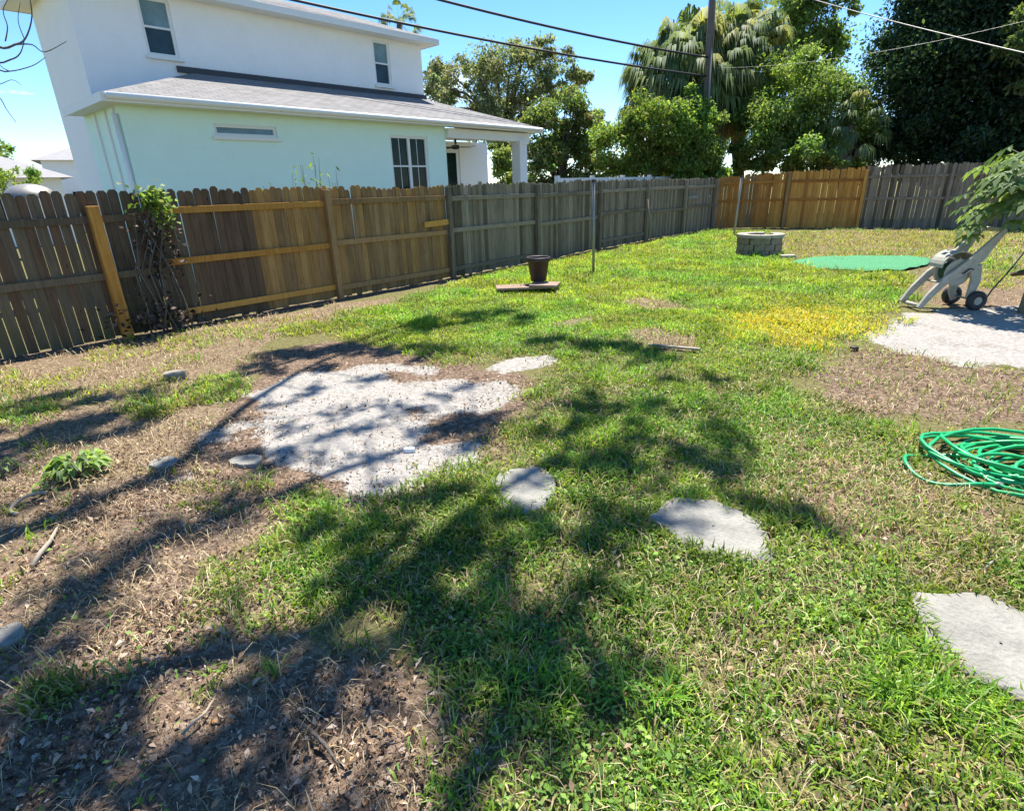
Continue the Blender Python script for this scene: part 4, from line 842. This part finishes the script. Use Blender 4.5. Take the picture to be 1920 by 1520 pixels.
# tall weeds growing on the far side of the fence
def weed(px, py_top, label, seed, spread_=.25, n=60):
    rr = np.random.default_rng(seed); t = on_plane(px, py_top, (fl(4)[0]-.5, 4, 0), (1, .0415, 0)); b = Vector((t.x, t.y, 0)); W_ = thing('tall_weed', b, label, 'weed', 'weeds behind the fence'); mb = MB(); pts = []
    for k in range(6):
        e = Vector((t.x+rr.uniform(-.2, .1), t.y+rr.uniform(-spread_, spread_), t.z-rr.uniform(0, .35)*(k > 0))); mb.tube([b, b.lerp(e, .6)+Vector((0, rr.uniform(-.05, .05), 0)), e], [.008, .006, .003], 5, False)
        pts += [np.array(b.lerp(e, q_))+rr.normal(size=3)*.04 for q_ in rr.uniform(.55, 1, n//6)]
    mb.build('stems', M['papaya_bark'], W_, True); Vv, Qq = leaf_cards(np.array(pts), .09, rr, aspect=.3); raw_mesh('leaves', Vv, Qq, np.zeros((0, 3), int), leaf_cols(len(pts), BRIGHT, rr), M['leaf'], W_)
weed(578, 292, 'tallest feathery weed over the golden fence panels', 61); weed(530, 325, 'pale weed left of the tallest one over the fence', 62, .35, 90); weed(620, 318, 'thin weed right of the tallest one over the fence', 63, .12, 40)

# broad leaved weeds in the yard
def rosette(px, py, rad, n, label, seed, pal, hgt=.16):
    rr = np.random.default_rng(seed); c = ground_pt(px, py); c.z = gzf(c.x, c.y); R_ = thing('broadleaf_weed', c, label, 'weed'); V = []; Q = []; C = []; mb = MB()
    for i in range(n):
        az = rr.uniform(0, 6.283); r = rad*rr.uniform(.25, 1); d = np.array([math.cos(az), math.sin(az), 0]); s = np.array([-d[1], d[0], 0]); z = hgt*rr.uniform(.35, 1)*(1-.4*r/rad)
        p0 = np.array(c)+d*r*.5+[0, 0, z*.8]; L_ = rad*rr.uniform(.22, .42); w_ = L_*.26; col = np.array(pal[rr.integers(len(pal))])*rr.uniform(.8, 1.2); mb.tube([c, Vector(p0)], [.004, .003], 4, False)
        b = len(V); V += [p0, p0+d*L_*.45+s*w_+[0, 0, .04*L_/.1], p0+d*L_+[0, 0, -.2*L_], p0+d*L_*.45-s*w_+[0, 0, .04*L_/.1], p0+d*L_*.5+[0, 0, .01]]
        Q += [(b, b+1, b+4), (b+1, b+2, b+4), (b+2, b+3, b+4), (b+3, b, b+4)]; C += [col]*5
    mb.build('stems', M['papaya_bark'], R_); raw_mesh('leaves', np.array(V), np.zeros((0, 4), int), np.array(Q), np.array(C), M['leaf'], R_); return R_
WP = [(.17, .28, .06), (.24, .36, .09), (.30, .40, .13), (.12, .21, .05)]
rosette(148, 890, .25, 95, 'bright leafy weed growing from the dry ground at left', 71, WP, .20); rosette(95, 915, .16, 18, 'low leafy weed just left of the bright one', 72, WP, .10); rosette(8, 890, .14, 16, 'leafy weed at the left picture edge in the shade', 73, WP)

# ------------------------------------------------------------------ overhanging tree: its limbs and leaves shade the near yard
OT = thing('overhanging_tree', (-6.6, -2.9, 0), 'tree left of the picture whose bare twigs hang in at the upper left', 'tree')
def lift(px, py, h):                                               # point of the canopy at height h above its shade on the lawn
    g_ = ground_pt(px, py); return g_ + SUN*(h/SUN.z)
TRUNK = Vector((-6.6, -2.9, 0)); FORK = Vector((-6.5, -2.2, 4.2))
MB().tube([TRUNK-Vector((0, 0, .3)), TRUNK+Vector((0, 0, .3)), TRUNK.lerp(FORK, .6), FORK], [.34, .26, .22, .20], 14).build('trunk', M['bark'], OT, True)
def smooth(pts, n=6):
    P3 = [Vector(p) for p in pts]; out = []
    for i in range(len(P3)-1):
        p0, p1, p2, p3 = P3[max(i-1, 0)], P3[i], P3[i+1], P3[min(i+2, len(P3)-1)]
        for k in range(n):
            t = k/n; out.append(.5*((2*p1)+(p2-p0)*t+(2*p0-5*p1+4*p2-p3)*t*t+(3*p1-p0-3*p2+p3)*t**3))
    return out+[P3[-1]]
LIMBS = [ # shade lines on the lawn: pixel path, heights, radii
    ([(-150, 1060), (0, 1008), (150, 948), (330, 868), (430, 785), (500, 735), (640, 660), (860, 610)], 7.4, .085, .03),
    ([(-200, 1360), (0, 1228), (150, 1110), (270, 1025), (400, 968), (520, 925), (700, 860), (900, 800)], 7.6, .09, .03),
    ([(-150, 1500), (60, 1370), (250, 1262), (420, 1225), (600, 1180), (760, 1080), (900, 960), (1060, 860)], 7.8, .09, .03),
    ([(200, 1640), (330, 1480), (480, 1330), (600, 1210), (690, 1090), (780, 990)], 7.9, .08, .03),
    ([(700, 1750), (830, 1500), (960, 1330), (1050, 1180), (1180, 1040), (1330, 930), (1420, 860)], 8.0, .03, .02),
    ([(-300, 900), (0, 835), (150, 800), (330, 745), (560, 670), (820, 600)], 7.5, .07, .03)]
rt = np.random.default_rng(17); ends = []
for path, h, r0, r1 in LIMBS:
    pts = smooth([FORK, FORK.lerp(lift(*path[0], h), .5)+Vector((0, 0, .5))]+[lift(*p, h+.10*i*.6) for i, p in enumerate(path)], 5); n = len(pts); MB().tube(pts, [max(r1, .15+(r0-.15)*min(1, i/10)+(r1-r0)*max(0, (i-10)/(n-10))) for i in range(n)], 8).build('branch', M['bark'], OT, True); ends += pts[10:]
SHADE = [ # px, py, radius m, leaves density
    (80,985,.2,.9),(200,935,.2,.9),(300,890,.2,.9),(400,825,.22,.9),(100,1150,.2,.9),(200,1075,.18,.9),(320,1000,.18,.9),(420,960,.18,.8),(60,770,.45,.9),(180,760,.4,.8),(300,735,.3,.7),(500,690,.4,1),(620,690,.3,.9),(830,660,.4,.9),(600,730,.2,.7),(700,715,.2,.7),(780,770,.18,.7),(620,820,.18,.7),(540,850,.2,.7),(690,800,.18,.7),
    (30,960,.25,.8),(120,1080,.2,.7),(30,1330,.2,1),(130,1290,.16,.9),(230,1400,.16,.9),(120,1500,.16,1),(20,1510,.16,1),(240,1490,.14,1),(360,1420,.1,.8),(470,1300,.14,.9),(560,1290,.14,.8),(640,1200,.18,.9),(620,1330,.1,.7),(380,1500,.12,1),(480,1510,.12,.9),(760,1150,.2,.9),(860,1050,.22,.9),(950,1090,.2,.9),(820,1180,.18,.9),(960,1210,.18,.9),(1040,1290,.16,.8),(860,1400,.12,.7),(990,1370,.14,.7),(1010,900,.2,.7),(1130,960,.2,.8),(1230,780,.25,.7),(1340,820,.22,.7),(700,930,.2,.8),(620,990,.2,.7),(1400,960,.16,.7),(1560,1010,.12,.6),(1120,1350,.1,.6),
    (560,660,.55,1),(660,655,.55,1),(740,660,.45,.9),(800,612,.55,1),(900,600,.55,1),(980,600,.4,.8),(1040,640,.45,.9),(1110,650,.45,.9),(1190,660,.4,.8),(1230,680,.35,.7),(1330,712,.22,.8),(1250,720,.25,.6),
    (850,810,.34,.9),(920,800,.28,.7),(800,815,.2,.8),(1080,775,.30,1),(1150,790,.28,.9),(1060,820,.26,.9),(1200,830,.25,.8),(1290,860,.26,.9),(1340,880,.24,.9),(1180,880,.28,.9),(1110,890,.26,.9),(1380,905,.2,.8),(1460,975,.22,.9),(1510,990,.15,.7),(1260,935,.22,.8),
    (840,920,.24,.9),(770,960,.24,.9),(900,1000,.22,.8),(1000,1010,.22,.8),(1090,1010,.22,.8),(700,1010,.20,.8),(650,1080,.22,.9),(740,1080,.22,.9),(830,1080,.2,.8),(980,985,.2,.9),(1180,1000,.2,.8),(1280,1010,.1,.7),
    (900,1150,.2,.8),(980,1160,.2,.8),(900,1240,.2,.9),(1000,1240,.18,.8),(1080,1230,.16,.8),(1190,1250,.14,.9),(940,1320,.16,.8),(880,1330,.16,.8),(780,1220,.18,.8),(700,1240,.18,.8),(1110,1130,.16,.6),(1150,1300,.12,.6),
    (500,1230,.18,.8),(600,1240,.16,.7),(430,1180,.18,.6),(150,1190,.22,.7),(60,1250,.2,.6),(100,1360,.18,.8),(200,1330,.18,.9),(60,1440,.18,.9),(180,1440,.16,.9),(300,1500,.14,.8),(420,1480,.14,.8),(520,1430,.14,.7),(560,1500,.12,.7),(640,1500,.12,.6),(260,1290,.14,.7),(520,1350,.12,.6),(940,1420,.12,.7),(880,1480,.12,.6),(1040,1420,.10,.6),(700,1330,.10,.4),
    (60,810,.5,.9),(150,820,.4,.9),(230,790,.4,.7),(20,870,.3,.8),(380,855,.2,.8),(470,880,.22,.7),(560,930,.22,.6),(420,935,.2,.6),(250,1010,.2,.5),(440,990,.18,.5),(640,770,.22,.5),(560,800,.2,.4),(720,760,.18,.45),(820,745,.16,.4),(700,860,.2,.45),(600,860,.18,.4),(520,760,.2,.4),(450,850,.22,.8),(880,725,.18,.5),(420,740,.25,.6)]
PL = []; tw = MB()
for px, py, r, dn in SHADE:
    h = 7.8+rt.uniform(-.4, .8); c = lift(px, py, h)
    a = min(ends, key=lambda e: (e-c).length); tw.tube([a, a.lerp(c, .5)+Vector((0, 0, .1)), c], [.020, .012, .006], 5, False)
    for k in range(7):                                             # small sprays of leaves with gaps between them
        o_ = rt.normal(size=3); o_ *= r*.95/np.linalg.norm(o_)*rt.random()**.5; q_ = np.array(c)+o_; rs = r*rt.uniform(.20, .36); n = max(5, int(math.pi*rs*rs*dn*1500))
        u_ = rt.normal(size=(n, 3)); u_ /= np.linalg.norm(u_, axis=1)[:, None]; u_ *= (rt.random(n)**.45)[:, None]*rs*np.array([.9, 1.7, .6]); PL.append(q_+u_); tw.tube([c, Vector(q_)], [.006, .003], 4, False)
tw.build('twigs', M['bark'], OT, True)
PL = np.concatenate(PL); Vv, Qq = leaf_cards(PL, .085, rt, aspect=.55, up=.5); raw_mesh('crown', Vv, Qq, np.zeros((0, 3), int), leaf_cols(len(PL), MIDG, rt), M['leaf'], OT)
# bare twigs that reach into the picture at the upper left
tb = MB(); D0 = 6.0
def tw_path(pp, r0, r1, d=D0): tb.tube(smooth([sight(x, y, d) for x, y in pp], 4), np.linspace(r0, r1, (len(pp)-1)*4+1), 6, False)
tw_path([(-260, -60), (-90, 40), (-5, 88), (28, 84), (48, 72), (60, 30), (52, -20)], .012, .003); tw_path([(28, 84), (60, 84), (84, 98), (125, 78)], .006, .002)
tw_path([(-150, 60), (-20, 115), (20, 112), (38, 100), (46, 74)], .008, .003); tw_path([(-120, 80), (-10, 128), (18, 134), (60, 124), (85, 108)], .007, .002); tw_path([(18, 134), (6, 128), (-2, 120)], .004, .002)
tw_path([(10, 78), (14, 50), (6, 20), (20, -10)], .005, .002); tw_path([(-60, 150), (-5, 180), (12, 205), (30, 230)], .005, .002, 6.3); tw_path([(46, 74), (34, 40), (38, 5)], .004, .0015); tw_path([(-90, 160), (-10, 160), (22, 150), (40, 160)], .004, .0015, 6.2)
tb.build('bare_twigs', M['bark'], OT, True)

# ------------------------------------------------------------------ grass, straw, dead leaves
def on_stone(x, y, grow=0.0):
    r = np.zeros(x.shape, bool)
    for P in STONES: r |= poly_sd(P, x, y) > -grow
    return r
def sector(bands, half=.98, rng=RNG):
    out = []
    for r0, r1, dens in bands:
        n = int(half*(r1*r1-r0*r0)*dens); r = np.sqrt(rng.uniform(r0*r0, r1*r1, n)); th = rng.uniform(-half, half, n)+YAW
        out.append(np.stack([-r*np.sin(th), r*np.cos(th)], 1))
    p = np.concatenate(out); side = (p[:, 0] > -8.30-.0415*p[:, 1]) ; t_ = (p[:, 0]-c0.x)/(c1.x-c0.x); yb = np.where(p[:, 0] < c1.x, c0.y+(c1.y-c0.y)*t_, c1.y+(c2.y-c1.y)*(p[:, 0]-c1.x)/(c2.x-c1.x))
    return p[side & (p[:, 1] < yb-.12)]
def blades(P, h, wd, lean, rng, az=None):
    n = len(P); az = rng.uniform(0, 2*np.pi, n) if az is None else az; d = np.stack([np.cos(az), np.sin(az)], 1); fa = az+np.pi/2+rng.normal(size=n)*.5; s = np.stack([np.cos(fa), np.sin(fa)], 1)*wd[:, None]*.5
    z = gz(P[:, 0], P[:, 1])-.004; V = np.empty((n, 5, 3)); b = np.column_stack([P, z])
    hm = h*np.cos(lean*.5)*.58; off = h*np.sin(lean*.5)*.58; ht = hm+h*.46*np.cos(np.minimum(lean*1.35, 1.9)); ot = off+h*.46*np.sin(np.minimum(lean*1.35, 1.9))
    V[:, 0] = b; V[:, 0, :2] -= s*.8; V[:, 1] = b; V[:, 1, :2] += s*.8
    m_ = b.copy(); m_[:, :2] += d*off[:, None]; m_[:, 2] += hm; V[:, 2] = m_; V[:, 2, :2] += s; V[:, 3] = m_; V[:, 3, :2] -= s
    t = b.copy(); t[:, :2] += d*ot[:, None]; t[:, 2] += np.maximum(ht, .006); V[:, 4] = t
    i = np.arange(n)[:, None]*5; return V.reshape(-1, 3), i+np.array([[0, 1, 2, 3]]), i+np.array([[3, 2, 4]])
p = sector([(.75, 2.6, 12500), (2.6, 5, 7500), (5, 9, 3800), (9, 15, 1900), (15, 26, 700)]); x, y = p.T; r = np.hypot(x, y)
lawn = area('lawn', x, y, .25, .7)
bare = np.maximum.reduce([area('strip1', x, y, .15, .4), area('strip2', x, y, .15, .3), area('strip3', x, y, .15, .3), area('strip4', x, y)*.8, area('sand_main', x, y, .1, .3), area('sand_b', x, y, .1, .2), area('sand_right', x, y, .2, .5)])
clump = fbm(x*2.1, y*2.1, 31, 4); fine = fbm(x*9, y*9, 41, 2)
pat = sstep(.40, .56, clump*.55+fine*.45)
dens = lawn*np.maximum(.26+.74*pat, .95*sstep(4.5, 7.5, r))*(1-.93*bare)*(1-.35*area('dry_patch', x, y, .4, 1.0))
tufts = np.maximum.reduce([area(k, x, y, .1, .2) for k in ('tuft_a', 'tuft_b', 'tuft_c', 'tuft_d', 'tuft_e', 'tuft_f')])
dens = np.maximum.reduce([dens, tufts*.9, area('yellow', x, y, .25, .6)*.75, area('back_lawn', x, y, .8, 1.5)*.5, area('side', x, y, .3, .6)*.45,
    area('left', x, y, .2, .5)*sstep(.60, .72, clump*.5+fine*.5)*.35, area('mulch_right', x, y, .2, .5)*.06, area('dry_fence', x, y, .2, .4)*sstep(.5, .7, clump)*.25, area('back_dry', x, y, .5, 1)*(.45+.5*sstep(.42, .6, clump))])
keep = (RNG.random(len(x)) < dens) & ~on_stone(x, y, -.035); p = p[keep]; x, y = p.T; r = r[keep]; n = len(x)
cl = fbm(x*1.3, y*1.3, 51, 3); long_ = sstep(7, 11, r)*sstep(.40, .6, cl)
tuft = sstep(.52, .72, fbm(x*5.2, y*5.2, 65, 3)); edge_ = np.zeros(n)
for P in STONES: edge_ = np.maximum(edge_, sstep(-.16, -.02, poly_sd(P, x, y)))
h = (1+.45*tuft+.35*edge_)*(.032+.038*RNG.random(n)+.04*sstep(.5, .75, fbm(x*3.5, y*3.5, 61, 3)))*(1+.55*long_)*(1+.25*np.maximum.reduce([area(k, x, y, .1, .2) for k in ('tuft_a', 'tuft_b', 'tuft_f')])); wd = (.0055+.003*RNG.random(n))*np.clip(.85+r*.085, 1, 2.6)
V, Q, T = blades(p, h, wd, np.abs(RNG.normal(1.0, .36, n)), RNG)
pal = np.array([(.15, .265, .022), (.21, .335, .027), (.076, .155, .016), (.32, .42, .06), (.135, .25, .045)]); c = pal[RNG.choice(5, n, p=[.3, .28, .2, .12, .10])]*(.8+.4*RNG.random((n, 1)))
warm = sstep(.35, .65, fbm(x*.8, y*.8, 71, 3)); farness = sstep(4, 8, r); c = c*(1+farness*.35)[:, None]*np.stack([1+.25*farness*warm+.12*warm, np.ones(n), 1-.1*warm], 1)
c = c*(.74+.55*sstep(.25, .75, fbm(x*2.6, y*2.6, 75, 4)))[:, None]*np.stack([1-.12*tuft, 1+.04*tuft, 1+0*tuft], 1)
dry = RNG.random(n) < (.09*(1-.6*sstep(5, 8, r))+.25*(1-lawn[keep])+.28*area('dry_patch', x, y, .4, 1.0)+.35*area('back_dry', x, y, .5, 1)+.10*sstep(.5, .7, cl)); c[dry] = np.array([.36, .29, .13])*(.7+.6*RNG.random((dry.sum(), 1)))
yl = RNG.random(n) < area('yellow', x, y, .35, .9)*.72; c[yl] = np.array([[.64, .51, .04], [.50, .46, .05], [.72, .56, .05]])[RNG.integers(0, 3, yl.sum())]*(.8+.4*RNG.random((yl.sum(), 1)))
o = raw_mesh('grass', V, Q, T, np.repeat(c, 5, 0), M['grass']); tag(o, 'patchy green and yellow lawn grass covering the yard', 'grass', kind='stuff')
print('grass blades', n)
# creeping broad leaves mixed in the near lawn
p = sector([(.75, 2.6, 5200), (2.6, 5, 2200), (5, 9, 350)]); x, y = p.T; k = sstep(.46, .62, fbm(x*1.7, y*1.7, 81, 4)); kp = (RNG.random(len(x)) < k*np.maximum(area('lawn', x, y, .2, .6)*.8, area('left', x, y, .2, .5)*.06)*(1-np.maximum(area('sand_main', x, y), area('strip3', x, y)))) & ~on_stone(x, y, .0); p = p[kp]; x, y = p.T; n = len(x)
P3 = np.column_stack([x, y, gz(x, y)+.012+.04*RNG.random(n)]); V, Q = leaf_cards(P3, .014+.012*RNG.random(n), RNG, up=1.2, aspect=.62); c = leaf_cols(n, [(.14, .26, .035), (.19, .33, .05), (.09, .18, .03), (.26, .38, .09)], RNG)
o = raw_mesh('creeping_weeds', V, Q, np.zeros((0, 3), int), c, M['weed']); tag(o, 'small broad leaves of creeping weeds among the near grass', 'weeds', kind='stuff')
# dead straw lying flat
p = sector([(.75, 2.6, 9500), (2.6, 5, 4600), (5, 9, 1200), (9, 15, 200), (15, 26, 60)]); x, y = p.T; r = np.hypot(x, y)
st = np.maximum.reduce([area('left', x, y, .3, .6)*.36, area('dry_fence', x, y, .3, .6), area('dry_patch', x, y, .4, 1.0)*.9, area('back_dry', x, y, .6, 1.2), area('mulch_right', x, y, .3, .6)*.6, area('reel_dry', x, y)*.6, area('strip1', x, y), area('strip3', x, y), area('lawn', x, y, .3, .6)*.26*(1-.8*sstep(4.5, 8, r))])*(1-.85*np.maximum(area('sand_main', x, y, .1, .3), area('sand_right', x, y, .2, .4)))*(1-.5*area('mulch_left', x, y, .3, .8))
kp = (RNG.random(len(x)) < st*(.25+.75*sstep(.35, .6, fbm(x*2.5, y*2.5, 91, 3)))) & ~on_stone(x, y); p = p[kp]; x, y = p.T; r = r[kp]; n = len(x)
V, Q, T = blades(p, .03+.13*RNG.random(n)**2, (.0018+.0018*RNG.random(n))*np.clip(.8+r*.12, 1, 3), np.abs(RNG.normal(1.38, .22, n)), RNG)
c = np.array([[.38, .285, .15], [.27, .185, .095], [.54, .43, .26], [.10, .065, .04]])[RNG.choice(4, n, p=[.34, .24, .2, .22])]*(.75+.5*RNG.random((n, 1)))
o = raw_mesh('dry_straw', V, Q, T, np.repeat(c, 5, 0), M['litter']); tag(o, 'dead straw coloured grass lying flat over the yard', 'straw', kind='stuff')
# dead leaves and bark chips
p = sector([(.75, 2.6, 9000), (2.6, 5, 4200), (5, 9, 1100), (9, 14, 160)]); x, y = p.T
lt = np.maximum.reduce([area('mulch_left', x, y, .35, .9), area('mulch_shade_mid', x, y, .2, .4)*.8, area('mulch_right', x, y, .25, .6)*.8, area('left', x, y, .3, .6)*.8, area('lawn', x, y, .2, .5)*.26, area('reel_dry', x, y)*.4, sstep(-.35, .05, poly_sd(A['sand_main'], x, y))*sstep(.5, .1, poly_sd(A['sand_main'], x, y))*.55, area('sand_main', x, y)*.12, sstep(.5, .1, np.abs(x+8.25+.0415*y))*.8])
kp = (RNG.random(len(x)) < lt*(.3+.7*sstep(.35, .6, fbm(x*3, y*3, 95, 3)))) & ~on_stone(x, y, -.05); p = p[kp]; x, y = p.T; n = len(x)
P3 = np.column_stack([x, y, gz(x, y)+.004+.022*RNG.random(n)]); V, Q = leaf_cards(P3, .007+.028*RNG.random(n)**2.5, RNG, up=1.1, aspect=.45, fold=.4)
c = leaf_cols(n, [(.18, .115, .07), (.30, .205, .135), (.08, .05, .033), (.44, .325, .23), (.55, .43, .33), (.40, .22, .11)], RNG, [.22, .25, .18, .17, .10, .08])
o = raw_mesh('leaf_litter', V, Q, np.zeros((0, 3), int), c, M['litter']); tag(o, 'brown dead leaves and bark chips scattered on the ground', 'leaf litter', kind='stuff')
